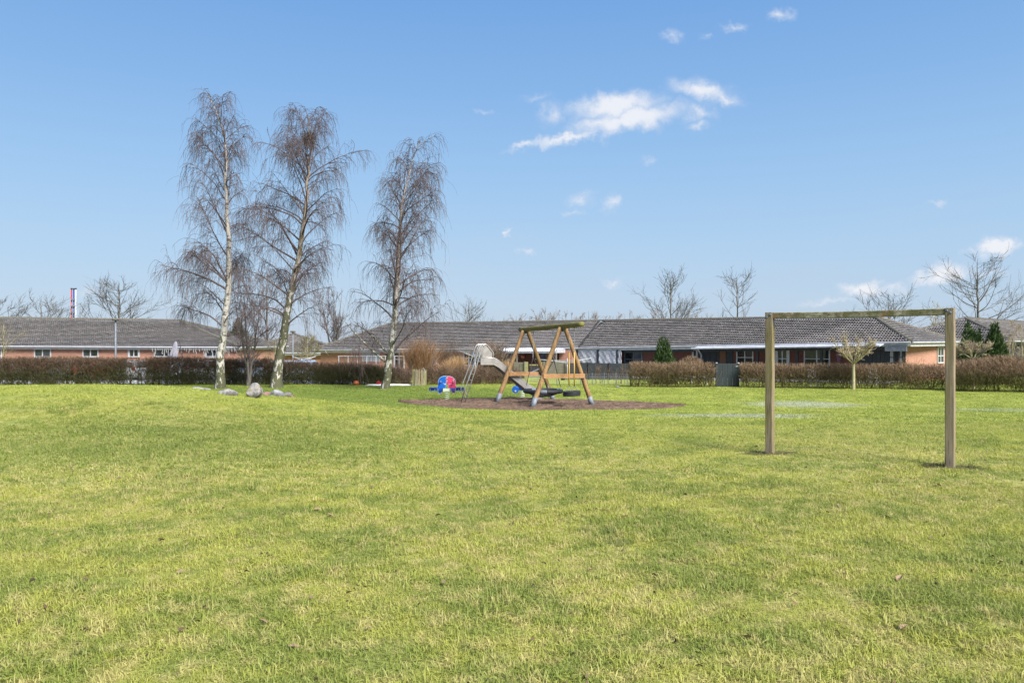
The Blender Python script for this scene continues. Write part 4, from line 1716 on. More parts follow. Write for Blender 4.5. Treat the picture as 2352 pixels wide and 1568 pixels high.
def birch(base_p, d, path, r0, width, seed, label, bark, n1=46, n3=1300, n4=3600, low=0.2, side_bias=0.0, big=(), twig_k=1.0):
    """weeping birch: path = [(p, y)...] of the stem in the 2352-wide picture, width(t) -> (left, right) crown reach in metres"""
    rng = np.random.default_rng(seed)
    pts = [(xat(p, d), d + 0.25 * math.sin(i * 1.7 + seed), zat(y, d)) for i, (p, y) in enumerate(path)]
    b = wp(base_p, d)
    pts[0] = (b.x, d, b.z - 0.08)
    T = path_curve(pts, 30)
    T[1:-1, :2] += rng.normal(0, 0.012, (28, 2)) * 2
    t = root('birch_tree', (b.x, d, b.z), label, 'tree', 'weeping birches by the stones')
    K = 30
    s = np.linspace(0, 1, K)
    R = r0 * (1 - s) ** 1.12 + 0.012
    R[0] *= 1.5
    R[1] *= 1.12
    wood = [tubes(T[None], R[None], 10)]
    Hh = T[-1, 2] - T[0, 2]
    # main limbs
    tl = np.sort(low + (0.97 - low) * rng.random(n1) ** 0.9)
    az = np.arange(n1) * 2.399 + rng.normal(0, 0.5, n1)
    if side_bias:
        az = np.where(rng.random(n1) < abs(side_bias), (0 if side_bias > 0 else np.pi) + rng.normal(0, 0.6, n1), az)
    p0, tan = sample(T[None], np.zeros(n1, int), tl)
    reach = np.array([(lambda lr: lr[1] if math.cos(a) > 0 else lr[0])(width(q)) for q, a in zip(tl, az)])
    reach = reach * rng.uniform(0.6, 1.12, n1)
    elev = np.radians(rng.uniform(30, 56, n1) + 16 * tl)
    D = np.stack([np.cos(az) * np.cos(elev), np.sin(az) * np.cos(elev), np.sin(elev)], -1)
    L = np.minimum(reach * 1.42, (T[-1, 2] - p0[:, 2]) * 1.0 + .55)
    B1 = grow(p0, D, L, 12, 0.78 * (1.2 - tl), 0.08, rng)
    B1[:, :, 2] = np.minimum(B1[:, :, 2], T[-1, 2] + .1)
    for (tt_, az_, el_, L_) in big:
        q, _ = sample(T[None], np.zeros(1, int), np.array([tt_]))
        bd = np.array([[math.cos(az_) * math.cos(el_), math.sin(az_) * math.cos(el_), math.sin(el_)]])
        B1 = np.concatenate([B1, grow(q, bd, np.array([L_]), 12, 0.25, 0.06, rng)])
        L = np.append(L, L_)
        tl = np.append(tl, tt_)
    n1 = len(B1)
    r1 = np.interp(tl, s, R) * 0.42
    r1 = np.minimum(r1, 0.014 + 0.012 * L)
    nb = len(big)
    if nb:
        wood.append(tubes(B1[-nb:], taper(r1[-nb:] * 1.3, 0.009, nb, 12), 6))
    V_, Q_ = join_vq(wood)
    np_mesh('trunk', V_, Q_, bark, t, smooth=True)
    # limbs and branchlets
    parts = [tubes(B1[:n1 - nb], taper(r1[:n1 - nb], 0.007, n1 - nb, 12), 4)]
    n2 = int(n1 * 8)
    pr = L / L.sum()
    i2 = rng.choice(n1, n2, p=pr)
    t2 = 0.15 + 0.85 * rng.random(n2) ** 0.75
    q, tn = sample(B1, i2, t2)
    rnd = rng.normal(size=(n2, 3))
    rnd[:, 2] = np.abs(rnd[:, 2]) * 0.5
    D = unit(tn * 0.9 + unit(rnd) * 0.85)
    L2 = L[i2] * rng.uniform(0.2, 0.5, n2) * (1.15 - 0.55 * t2)
    L2 = np.clip(L2, 0.3, 2.0)
    B2 = grow(q, D, L2, 8, 0.9, 0.12, rng)
    parts.append(tubes(B2, taper(0.0115, 0.006, n2, 8), 3))
    # hanging twigs
    w = np.concatenate([L2 / L2.sum() * 0.75, L / L.sum() * 0.25])
    B12 = np.concatenate([B2, np.stack([B1[:, int(round(k))] for k in np.linspace(4, 11, 8)], 1)])
    i3 = rng.choice(len(B12), n3, p=w)
    t3 = rng.uniform(0.1, 1.0, n3)
    q, tn = sample(B12, i3, t3)
    rnd = unit(rng.normal(size=(n3, 3)))
    D = unit(tn * 0.8 + rnd * 0.7)
    L3 = rng.uniform(0.3, 1.0, n3) * rng.uniform(0.7, 1.3, n3)
    B3 = grow(q, D, L3, 6, 2.0, 0.14, rng)
    parts.append(tubes(B3, taper(0.0068 * twig_k, 0.0048 * twig_k, n3, 6), 3))
    allp = np.concatenate([B2[:, [0, 2, 3, 4, 6, 7]], B3])
    wt = np.concatenate([L2 * 0.8, L3])
    i4 = rng.choice(len(allp), n4, p=wt / wt.sum())
    q, tn = sample(allp, i4, rng.uniform(0.2, 1.0, n4))
    D = unit(tn * 0.7 + unit(rng.normal(size=(n4, 3))) * 0.7)
    L4 = rng.gamma(3.0, 0.155, n4) + 0.12
    B4 = grow(q, D, L4, 5, 3.0, 0.16, rng)
    parts.append(ribbons(B4, taper(0.009 * twig_k, 0.0065 * twig_k, n4, 5), rng))
    V_, Q_ = join_vq(parts)
    tag(np_mesh('crown', V_, Q_, M['twig_birch'], t), kind='stuff')
    return t, T


def lerp_tab(tab):
    tab = sorted(tab)
    xs = [a[0] for a in tab]
    return lambda t: (float(np.interp(t, xs, [a[1] for a in tab])), float(np.interp(t, xs, [a[2] for a in tab])))


t1, T1 = birch(505, 36.2, [(505, 893), (511, 820), (517, 740), (522, 640), (526, 540), (522, 440), (520, 350), (505, 280), (480, 215)], 0.19,
               lerp_tab([(0, 1.9, .8), (.25, 2.2, .95), (.4, 2.3, .9), (.55, 1.8, .75), (.72, 1.65, .8), (.85, 1.1, 1.1), (1, .4, .6)]), 3,
               'tallest white stemmed weeping birch, left of the three, bare and purplish', M['birch_white'], n1=52, low=.17, n4=4400, n3=1500)
t2, T2 = birch(635, 37.2, [(635, 890), (646, 810), (658, 740), (669, 660), (688, 580), (706, 470), (712, 380), (712, 320), (703, 255)], 0.23,
               lerp_tab([(0, 1.5, 1.3), (.3, 2.1, 1.7), (.45, 2.3, 1.9), (.6, 2.1, 2.0), (.75, 1.8, 1.8), (.88, 1.3, 1.4), (1, .7, .7)]), 8,
               'thick leaning birch in the middle with a dark mossy trunk and a bird nest', M['birch_dark'], n1=64, low=.2, n3=1900, n4=6000)
t3, T3 = birch(886, 36.5, [(886, 892), (893, 850), (900, 790), (908, 700), (914, 610), (917, 540), (925, 460), (938, 390), (962, 328)], 0.19,
               lerp_tab([(0, 1.8, 1.1), (.22, 2.3, 2.3), (.4, 1.8, 2.0), (.55, 1.4, 1.8), (.75, 1.2, 1.6), (.9, .7, 1.0), (1, .3, .5)]), 15,
               'shorter birch on the right of the three with a low forked limb', M['birch_mid'], n1=56, low=.17, n3=1500, n4=4500,
               big=((.155, math.pi + .1, math.radians(38), 3.1), (.175, math.pi - .5, math.radians(62), 3.0), (.98, .1, math.radians(40), 1.0)))

# magpie nest in the middle birch
rng = np.random.default_rng(77)
nc = np.array([xat(710, 37.2), 37.1, zat(322, 37.2)])
n = 460
c0 = nc + rng.normal(0, 1, (n, 3)) * np.array([.13, .13, .15])
dd = unit(rng.normal(size=(n, 3)) * np.array([1, 1, .5]))
Pn = np.stack([c0 - dd * .16, c0 + rng.normal(0, .02, (n, 3)), c0 + dd * .16], 1)
V_, Q_ = tubes(Pn, np.full((n, 3), .008), 3)
tag(np_mesh('bird_nest', V_, Q_, M['twig_grey'], origin=tuple(nc)), 'dark ball of sticks high in the middle birch', 'nest')


def bare_tree(name, p, d, ytop, label, group=None, wl_=1.0, wr_=1.0, stem_r=0.12, n1=16, n2=90, n3=420, seed=1, twig='twig_grey', bark='bark_grey', low=.25, elev=(35, 60), up=0.5,
              forks=1, spread=0.32, tw=0.012, lean=0.0, cat='tree', base_z=None, fan=0.0, wob=.09, r3=.45):
    """leafless tree with a central stem or several, limbs rising and dividing"""
    rng = np.random.default_rng(seed)
    b = wp(p, d)
    if base_z is not None:
        b.z = base_z
    top = zat(ytop, d)
    Hh = top - b.z
    t = root(name, b, label, cat, group)
    stems = []
    for k in range(forks):
        a = k * 2.4 + seed
        off = fan * Hh * (0.6 + 0.4 * rng.random()) if forks > 1 else 0
        pts = [(b.x, b.y, b.z - 0.1), (b.x + 0.15 * off * math.cos(a), b.y + .1 * off * math.sin(a), b.z + Hh * .2),
               (b.x + lean * .4 + 0.55 * off * math.cos(a), b.y + .3 * off * math.sin(a), b.z + Hh * .55),
               (b.x + lean + off * math.cos(a), b.y + .6 * off * math.sin(a), b.z + Hh * (1 - .1 * (k > 0) * rng.random()))]
        c = path_curve(pts, 18)
        c[1:-1, :2] += rng.normal(0, 0.012 * Hh * .3, (16, 2))
        stems.append(c)
    S = np.stack(stems)
    s = np.linspace(0, 1, 18)
    R = stem_r * (1 - s) ** 0.9 / (1 + .35 * (forks - 1)) + tw * 0.7
    R[0] *= 1.4
    wood = [tubes(S, np.repeat(R[None], forks, 0), 7)]
    n1 = n1 * forks
    i1 = np.arange(n1) % forks
    tl = low + (0.96 - low) * rng.random(n1)
    q, tn = sample(S, i1, tl)
    az = np.arange(n1) * 2.399 + rng.normal(0, .4, n1)
    el_ = np.radians(rng.uniform(*elev, n1))
    D = np.stack([np.cos(az) * np.cos(el_), np.sin(az) * np.cos(el_), np.sin(el_)], -1)
    L1 = Hh * spread * np.sin(np.pi * np.clip((tl - low * .5) / (1.08 - low * .5), .05, 1)) ** .6 * rng.uniform(.7, 1.25, n1) * (1.2 - .55 * tl)
    L1 = L1 * np.where(np.cos(az) > 0, wr_, wl_)
    L1 = np.minimum(L1, (top - q[:, 2]) * 1.0 + .12 * Hh)
    B1 = grow(q, D, L1, 9, 0, wob, rng, up=up)
    over = np.maximum(B1[:, -1, 2] - top, 0)[:, None] * np.linspace(0, 1, 9)[None]
    B1[:, :, 2] -= over
    wood.append(tubes(B1, taper(np.minimum(np.interp(tl, s, R) * .5, .02 + .012 * L1), tw * .6, n1, 9), 4))
    Vt, Qt = join_vq(wood)
    n2 = n2 * forks
    i2 = rng.choice(n1, n2, p=L1 / L1.sum())
    q, tn = sample(B1, i2, .15 + .85 * rng.random(n2) ** .8)
    D = unit(tn + unit(rng.normal(size=(n2, 3))) * .8)
    L2 = L1[i2] * rng.uniform(.22, .55, n2)
    B2 = grow(q, D, L2, 6, 0, wob * 1.2, rng, up=up * .8)
    parts = [tubes(B2, taper(tw, tw * .55, n2, 6), 3)]
    n3 = n3 * forks
    i3 = rng.choice(n2, n3, p=L2 / L2.sum())
    q, tn = sample(B2, i3, .1 + .9 * rng.random(n3))
    D = unit(tn + unit(rng.normal(size=(n3, 3))) * .75)
    L3 = L2[i3] * rng.uniform(r3 * .6, r3 * 1.6, n3)
    B3 = grow(q, D, L3, 4, 0, wob * 1.3, rng, up=up * .5)
    parts.append(ribbons(B3, taper(tw * 1.1, tw * .7, n3, 4), rng))
    V_, Q_ = join_vq(parts)
    kz = Hh / max(np.percentile(V_[:, 2], 99.9) - b.z, .1)
    Vt[:, 2] = b.z + (Vt[:, 2] - b.z) * kz
    V_[:, 2] = b.z + (V_[:, 2] - b.z) * kz
    np_mesh('trunk', Vt, Qt, M[bark], t, smooth=True)
    tag(np_mesh('crown', V_, Q_, M[twig], t), kind='stuff')
    return t


# behind the left house
bare_tree('bare_tree', -5, 84, 664, 'bare spreading tree at the far left edge above the left house roof', seed=4, n1=24, n2=130, n3=620, stem_r=.16, spread=.5, elev=(25, 60), low=.35, tw=.022)
bare_tree('bare_tree', 95, 86, 662, 'bare tree with rising limbs left of the red and white chimney', seed=9, n1=18, n2=90, n3=420, stem_r=.17, spread=.62, elev=(15, 50), low=.42, tw=.022, wl_=.8, wr_=.9)
bare_tree('bare_tree', 274, 80, 628, 'bare round crowned tree behind the lamp post and left house ridge', seed=12, n1=36, n2=190, n3=1000, stem_r=.2, spread=.5, elev=(8, 42), low=.38, tw=.02, up=.6)
bare_tree('thin_sapling', 184, 90, 690, 'thin sapling just right of the red and white chimney', seed=5, n1=10, n2=50, n3=160, stem_r=.06, spread=.3, tw=.018, low=.5)
# between the birches
bare_tree('multi_stem_tree', 572, 38.4, 640, 'several stemmed young tree in the hedge between the first two birches', seed=21, forks=4, fan=.16, n1=11, n2=70, n3=330, stem_r=.14, spread=.3, elev=(40, 65), low=.3, tw=.0085, twig='twig_birch', up=.35)
bare_tree('tall_bare_tree', 613, 70, 606, 'tall grey bare tree standing behind the middle birch', seed=25, n1=26, n2=170, n3=1100, stem_r=.17, spread=.36, low=.2, tw=.016, twig='twig_birch')
bare_tree('round_bare_tree', 767, 84, 664, 'rounded bare tree rising behind the hip of the middle row house', seed=30, forks=3, fan=.2, n1=12, n2=90, n3=520, stem_r=.22, spread=.3, low=.25, tw=.018, twig='twig_birch', elev=(40, 70))
bare_tree('bare_tree', 1075, 92, 674, 'bare open crowned tree behind the roof right of the third birch', seed=33, n1=24, n2=120, n3=520, stem_r=.2, spread=.58, elev=(20, 55), low=.4, tw=.022, wr_=1.0, wl_=.8)
bare_tree('olive_shrub', 632, 56, 776, 'olive green twiggy shrub left of the middle birch trunk', seed=34, n1=20, n2=110, n3=700, stem_r=.05, spread=.42, low=.2, tw=.01, twig='twig_green', bark='bark_pale', cat='shrub', elev=(30, 75))
bare_tree('clipped_tree', 706, 58, 762, 'small clipped tree with an olive twiggy head by the rotary dryer', seed=36, n1=34, n2=220, n3=1500, stem_r=.07, spread=.42, low=.5, tw=.01, twig='twig_green', bark='bark_pale', elev=(10, 75))
bare_tree('overhanging_shrub', 8, 47, 728, 'olive twigged shrub hanging over the left edge in front of the left house', seed=37, n1=18, n2=90, n3=420, stem_r=.05, spread=.4, low=.25, tw=.009, twig='twig_green', bark='bark_pale', cat='shrub')
# behind the right row house
bare_tree('bare_tree', 1540, 96, 610, 'bare tree left of the two rising behind the ridge, with a dense twiggy base', seed=41, n1=30, n2=170, n3=900, stem_r=.2, spread=.42, elev=(30, 60), low=.3, tw=.022)
bare_tree('bare_tree', 1693, 94, 612, 'sparse bare tree behind the ridge, right of its twin', seed=47, n1=18, n2=90, n3=380, stem_r=.19, spread=.46, elev=(25, 60), low=.35, tw=.022)
bare_tree('bare_tree', 2040, 92, 650, 'low bare tree behind the ridge above the goal crossbar', seed=51, n1=26, n2=140, n3=620, stem_r=.19, spread=.5, elev=(20, 60), low=.4, tw=.022)
bare_tree('bare_tree', 2246, 84, 570, 'tallest bare tree at the right, above the pale tiled house', seed=55, n1=34, n2=170, n3=800, stem_r=.26, spread=.46, elev=(15, 55), low=.32, tw=.019, wr_=1.1)
bare_tree('pale_poplar', 2150, 118, 690, 'faint pale upright tree seen under the crossbar end', seed=58, forks=3, fan=.12, n1=10, n2=60, n3=200, stem_r=.16, spread=.22, elev=(55, 78), low=.2, tw=.024, twig='twig_pale', bark='bark_pale')
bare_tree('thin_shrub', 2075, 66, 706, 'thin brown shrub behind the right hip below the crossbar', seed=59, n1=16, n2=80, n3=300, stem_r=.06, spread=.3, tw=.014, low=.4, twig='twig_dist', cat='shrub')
bare_tree('climbing_shrub', 2318, 46, 734, 'tall thin stemmed shrub before the pale roof at the right edge', seed=61, forks=4, fan=.22, n1=9, n2=50, n3=180, stem_r=.06, spread=.25, tw=.009, low=.25, twig='twig_pale', bark='bark_pale', cat='shrub')
bare_tree('climbing_shrub', 2352, 44, 728, 'bare shrub cut by the right edge of the view before the pale roof', seed=62, forks=3, fan=.2, n1=9, n2=50, n3=200, stem_r=.05, spread=.28, tw=.009, low=.25, twig='twig_pale', bark='bark_pale', cat='shrub')

# far tree line behind the ridge of the row
far_rng = random.Random(4)
line = [(1160, 728), (1186, 722), (1197, 718), (1216, 724), (1240, 708), (1252, 706), (1268, 710), (1284, 720), (1300, 712), (1313, 716), (1333, 718), (1352, 714), (1372, 712),
        (1392, 724), (1416, 716), (1447, 712), (1470, 722), (1502, 706), (1520, 712), (1560, 708), (1580, 716), (1602, 708), (1625, 716)]
ORD = ('first second third fourth fifth sixth seventh eighth ninth tenth eleventh twelfth thirteenth fourteenth fifteenth sixteenth seventeenth eighteenth nineteenth '
       'twentieth twenty-first twenty-second twenty-third').split()
for i, (p, y) in enumerate(line):
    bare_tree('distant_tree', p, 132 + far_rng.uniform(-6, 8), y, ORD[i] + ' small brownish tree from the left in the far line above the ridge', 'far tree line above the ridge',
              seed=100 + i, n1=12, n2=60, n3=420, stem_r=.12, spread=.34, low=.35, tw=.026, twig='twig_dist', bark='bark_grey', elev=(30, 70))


# ------------------------------------------------------------------ hedges and shrubs
def hedge(name, pts, width, height, m, label, group=None, per_m=2100, foot=0.0, seed=1, seg=.2, wid=.010, rough=.07, thin=0.0, gap_low=0.35, cat='hedge', stems=True, bulge=None, holes=()):
    """clipped hedge of bare twigs along plan points; height(s) above ground"""
    rng = np.random.default_rng(seed)
    pts = np.asarray(pts, float)
    d = np.linalg.norm(np.diff(pts, axis=0), axis=1)
    cum = np.concatenate([[0], np.cumsum(d)])
    Ltot = cum[-1]
    base = Vector((pts[:, 0].mean(), pts[:, 1].mean(), hz(pts[:, 0].mean(), pts[:, 1].mean())))
    t = root(name, base, label, cat, group)

    def place(s, o):
        i = np.clip(np.searchsorted(cum, s, side='right') - 1, 0, len(d) - 1)
        w = (s - cum[i]) / d[i]
        p = pts[i] * (1 - w)[:, None] + pts[i + 1] * w[:, None]
        tg = (pts[i + 1] - pts[i]) / d[i][:, None]
        return p + np.stack([-tg[:, 1], tg[:, 0]], -1) * o[:, None]
    n = int(per_m * Ltot)
    s = rng.uniform(0, Ltot, n)
    o = rng.uniform(-1, 1, n)
    o = np.sign(o) * np.abs(o) ** 0.7 * width / 2
    hh = np.array([height(q) for q in np.linspace(0, Ltot, 200)])
    hs = np.interp(s, np.linspace(0, Ltot, 200), hh)
    zf = rng.random(n) ** 0.82
    keep = rng.random(n) < np.clip(zf / gap_low, 0.25, 1)
    # open patches where one sees through the hedge
    dens = 0.5 + 0.5 * np.sin(s * 2.1 + 1.3 * np.sin(s * .9)) * np.sin(zf * 5.5 + s * .8)
    keep &= rng.random(n) > thin * dens * (zf < 0.9)
    if holes:
        xy0 = place(s, o)
        bear = 1176 + F * xy0[:, 0] / xy0[:, 1]
        for (pa, pb, am, zt_) in holes:
            edge_ = np.clip(np.minimum(bear - pa, pb - bear) / 6, 0, 1)
            keep &= rng.random(n) > am * edge_ * np.clip((zt_ + .25 - np.abs(zf - zt_ + .1)) / .25, 0, 1)
    s, o, hs, zf = s[keep], o[keep], hs[keep], zf[keep]
    n = len(s)
    if bulge:
        o = o * np.interp(zf, [0, .5, .9, 1], bulge)
    xy = place(s, o)
    top = hs * (1 + rough * rng.normal(0, .35, n))
    z = H(xy[:, 0], xy[:, 1]) + zf * top
    P0 = np.stack([xy[:, 0], xy[:, 1], z], -1)
    D = rng.normal(0, .55, (n, 3))
    D[:, 2] = np.abs(D[:, 2]) * .6 + .55
    L = seg * rng.uniform(.6, 1.5, n)
    P0[:, 2] -= L * .6
    B = grow(P0, D, L, 3, 0, .25, rng)
    B[:, :, 2] = np.minimum(B[:, :, 2], (H(xy[:, 0], xy[:, 1]) + hs * (1.02 + rough * rng.random(n)))[:, None])
    parts = [ribbons(B, taper(wid, wid * .6, n, 3), rng)]
    if stems:
        ns = int(7 * Ltot)
        s2 = rng.uniform(0, Ltot, ns)
        xy2 = place(s2, rng.uniform(-.35, .35, ns) * width)
        z2 = H(xy2[:, 0], xy2[:, 1])
        P0 = np.stack([xy2[:, 0], xy2[:, 1], z2 - .03], -1)
        D = rng.normal(0, .2, (ns, 3))
        D[:, 2] = 1
        hs2 = np.interp(s2, np.linspace(0, Ltot, 200), hh)
        S_ = grow(P0, D, hs2 * .75, 5, 0, .1, rng)
        parts.append(tubes(S_, taper(.022, .008, ns, 5), 4))
    V_, Q_ = join_vq(parts)
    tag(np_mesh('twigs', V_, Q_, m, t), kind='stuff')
    return t


def hp(p, d):
    return (xat(p, d), d)


# long hedge in front of the parked cars: thin places where the cars show
HOLES = [(286, 340, .62, .6), (130, 188, .2, .85), (200, 246, .2, .65), (395, 432, .15, .6), (446, 500, .3, .65), (547, 606, .4, .6), (20, 70, .15, .4), (340, 380, .3, .2), (-10, 20, .4, .2)]
hedge('long_hedge', [hp(-190, 39.4), hp(120, 39.5), hp(470, 39.9), hp(620, 40.4)], .85, lambda s: 1.43 - .012 * s * .2 + .03 * math.sin(s * 1.1), M['hedge_left'],
      'long brown topped hedge with evergreen foot in front of the parked cars', per_m=4400, seed=2, seg=.24, thin=.36, gap_low=.14, wid=.0125, holes=HOLES)
hedge('long_hedge', [hp(622, 40.4), hp(760, 40.2), hp(902, 39.6)], .95, lambda s: 1.27 - .05 * s + .05 * math.sin(s * 1.7), M['hedge_left'],
      'darker loose hedge between the middle and right birch, with snow at its foot', per_m=3400, seed=3, seg=.3, thin=.3, gap_low=.3, rough=.16, wid=.012, holes=[(650, 722, .25, .55)])
# right hand garden hedges
hedge('clipped_hedge', [hp(1447, 37.9), hp(1640, 37.5)], .75, lambda s: 1.21 + .03 * math.sin(s * 3), M['hedge_right'],
      'short clipped beige hedge left of the dark garden gate', per_m=3400, seed=4, thin=.2, gap_low=.35, rough=.035)
hedge('clipped_hedge', [hp(1700, 37.4), hp(1900, 36.7), hp(2172, 35.6)], .75, lambda s: 1.17 + .02 * math.sin(s * 2.1), M['hedge_right'],
      'long clipped beige hedge between the dark gate and the right goal post', per_m=3500, seed=5, thin=.14, gap_low=.35, rough=.035)
hedge('domed_hedge', [hp(2188, 34.9), hp(2260, 34.4), hp(2330, 34.0), hp(2440, 33.5)], 1.5, lambda s: 1.33 + .28 * math.exp(-((s - 2.0) / .95) ** 2) + .04 * math.sin(s * 2), M['hedge_dome'],
      'tall rounded beige hedge at the right edge with a domed top', per_m=5200, seed=6, gap_low=.3, bulge=[.8, 1, .85, .6])
hedge('dome_bush', [hp(1563, 40.2), hp(1612, 40.2)], .9, lambda s: 1.25 + .24 * math.sin(min(max(s / 1.1, 0), 1) * math.pi), M['hedge_right'],
      'round topped brown bush behind the short clipped hedge', per_m=3000, seed=7, cat='bush', bulge=[1, 1, .8, .5])
# messy dead growth along the middle gardens
hedge('garden_thicket', [hp(898, 40.0), hp(948, 40.0)], .8, lambda s: .78 + .28 * math.sin(s * 4) ** 2, M['bramble'], 'loose dead stems between the third birch and the stake gate', per_m=1800, seed=8, seg=.35, rough=.4, cat='bush')
hedge('garden_thicket', [hp(978, 40.2), hp(1040, 40.6)], .8, lambda s: .85 + .15 * math.sin(s * 5) ** 2, M['bramble'], 'dark brown dead hedge right of the stake gate behind the spring seesaw', per_m=2000, seed=9, seg=.35, rough=.3, cat='bush')
hedge('garden_thicket', [hp(1040, 40.8), hp(1190, 41.4)], .9, lambda s: .72 + .25 * math.sin(s * 3.1) ** 2, M['bramble'], 'tangled dead perennials behind the slide ladder', per_m=1700, seed=10, seg=.35, rough=.4, cat='bush')


def stem_clump(name, p, d, height, spread, n, m, label, seed=1, wid=.012, droop=.3, cat='shrub', base_r=.15, var=.35, K=6, side=0, group=None):
    rng = np.random.default_rng(seed)
    b = wp(p, d)
    t = root(name, b, label, cat, group)
    a = rng.uniform(0, 2 * np.pi, n)
    r = base_r * np.sqrt(rng.random(n))
    P0 = np.stack([b.x + r * np.cos(a), b.y + r * np.sin(a), np.full(n, b.z - .03)], -1)
    lean = np.abs(rng.normal(0, spread, n))
    D = np.stack([np.cos(a) * lean, np.sin(a) * lean, np.ones(n)], -1)
    L = height * rng.uniform(1 - var, 1.03, n)
    B = grow(P0, D, L, K, droop, .05, rng)
    parts = [ribbons(B, taper(wid, wid * .5, n, K), rng)]
    if side:
        i = rng.integers(0, n, n * side)
        q, tn = sample(B, i, .35 + .65 * rng.random(len(i)))
        D = unit(tn + unit(rng.normal(size=(len(i), 3))) * .55)
        B2 = grow(q, D, height * rng.uniform(.1, .28, len(i)), 3, 0, .15, rng)
        parts.append(ribbons(B2, taper(wid * .8, wid * .5, len(i), 3), rng))
    V_, Q_ = join_vq(parts)
    tag(np_mesh('stems', V_, Q_, m, t), kind='stuff')
    return t


stem_clump('dry_shrub', 966, 42.5, 2.28, .3, 520, M['reed'], 'big fan shaped dry orange brown shrub above the stake gate', seed=3, side=7, base_r=.35, droop=.05, wid=.012)
stem_clump('dry_shrub', 1033, 45.5, 2.3, .33, 200, M['bramble'], 'dark twiggy shrub with dead leaves left of the slide ladder', seed=4, side=6, base_r=.3, droop=.1)
stem_clump('ornamental_grass', 1052, 42.3, 1.52, .18, 700, M['pampas'], 'tall tan ornamental grass clump by the slide ladder', seed=5, droop=.35, wid=.013, cat='grass clump')
stem_clump('ornamental_grass', 1026, 42.0, 1.25, .2, 500, M['pampas'], 'shorter tan grass clump left of the tall one', seed=6, droop=.4, wid=.013, cat='grass clump')
stem_clump('ornamental_grass', 1084, 41.8, 1.05, .25, 360, M['pampas'], 'low tan grass under the slide platform', seed=7, droop=.5, wid=.012, cat='grass clump')
stem_clump('ornamental_grass', 1163, 43.5, 1.32, .12, 330, M['pampas'], 'narrow tan grass clump against the grey board fence', seed=8, droop=.2, wid=.012, cat='grass clump')
stem_clump('leafy_shrub', 1128, 49.0, 2.35, .32, 200, M['dead_leaf'], 'dark shrub holding dead brown leaves behind the slide panel', seed=9, side=12, base_r=.35, droop=.1, wid=.03)
for k, (p, h, lab) in enumerate([(1346, .85, 'thin sapling before the dark fence, just right of the swing leg'), (1367, 1.05, 'pale stemmed sapling before the dark fence below the first tarpaulin'),
                                 (1381, .95, 'leaning sapling before the dark fence'), (1398, 1.1, 'upright sapling in the middle of the dark fence'), (1412, .8, 'bushy young plant by the wire fence'),
                                 (1425, 1.0, 'twiggy sapling near the clipped hedge end'), (1438, 1.1, 'sapling touching the left end of the clipped hedge')]):
    stem_clump('sapling', p, 41.2 + .3 * (k % 3), h, .1, 7 + 2 * (k % 3), M['bramble'], lab, seed=30 + k, side=9, base_r=.1, wid=.014, cat='sapling', group='saplings by the dark fence')
stem_clump('hydrangea', 2092, 39.8, 1.35, .3, 80, M['reed'], 'dry leafless bush with seed heads before the end brick wall', seed=50, side=9, base_r=.35, wid=.01, droop=.1)


def conifer(name, p, d, spires, label, seed=1, m='conifer', n=7000, leaf=.12, cat='conifer', group=None):
    """columnar conifer: spires = [(dx, height, radius), ...] in metres"""
    rng = np.random.default_rng(seed)
    b = wp(p, d)
    t = root(name, b, label, cat, group)
    mb = MB()
    hmax = max(s[1] for s in spires)
    mb.tube([(b.x, b.y, b.z - .05), (b.x, b.y, b.z + hmax * .6)], [.07, .03], 6)
    mb.build('trunk', M['bark_grey'], t)
    tot = sum(s[1] * s[2] for s in spires)
    parts = []
    for (dx_, hh, rr) in spires:
        k = int(n * hh * rr / tot)
        u = rng.random(k)
        z = hh * (1 - (1 - u) ** .6)
        r = rr * np.interp(z / hh, [0, .12, .35, .7, .9, 1], [.75, 1, .95, .62, .3, .04])
        a = rng.uniform(0, 2 * np.pi, k)
        lump = 1 + .16 * np.sin(a * 5 + z * 3) * np.sin(z * 7 + a * 2) + .1 * rng.normal(0, 1, k)
        q = r * lump * (rng.random(k) ** .35)
        P0 = np.stack([b.x + dx_ + q * np.cos(a), b.y + q * np.sin(a), b.z + z], -1)
        D = np.stack([np.cos(a) * .5, np.sin(a) * .5, np.ones(k) * 1.1], -1) + rng.normal(0, .3, (k, 3))
        B = grow(P0, D, leaf * rng.uniform(.6, 1.6, k), 3, 0, .2, rng)
        parts.append(ribbons(B, taper(leaf * .34, leaf * .12, k, 3), rng))
    V_, Q_ = join_vq(parts)
    tag(np_mesh('crown', V_, Q_, M[m], t), kind='stuff')
    return t


conifer('conifer', 1525, 40.6, [(-.14, 2.42, .42), (.1, 2.34, .42), (.32, 1.7, .36), (-.35, 1.6, .3)], 'dark green columnar conifer behind the short clipped hedge', seed=2, n=9000)
conifer('conifer', 2232, 40, [(-.2, 3.2, .44), (.1, 2.8, .42), (-.42, 2.0, .4), (.4, 2.85, .26), (.0, 1.7, .75)], 'dark green conifer nearest the right goal post, with several tops', seed=3, n=15000, group='conifers at the right edge')
conifer('conifer', 2284, 40.5, [(-.1, 3.15, .32), (.1, 3.22, .32), (.34, 2.5, .36), (-.3, 2.6, .3), (.55, 1.9, .35)], 'dark green conifer right of its neighbour, beside the boarded wall', seed=4, n=14000, group='conifers at the right edge')
conifer('spruce_tree', 546, 66, [(0, 4.6, .85), (-.25, 3.2, .9), (.3, 2.8, .9)], 'brownish dark spruce between the first birch and the multi stem tree', seed=5, m='spruce', n=9000, leaf=.22, cat='tree')


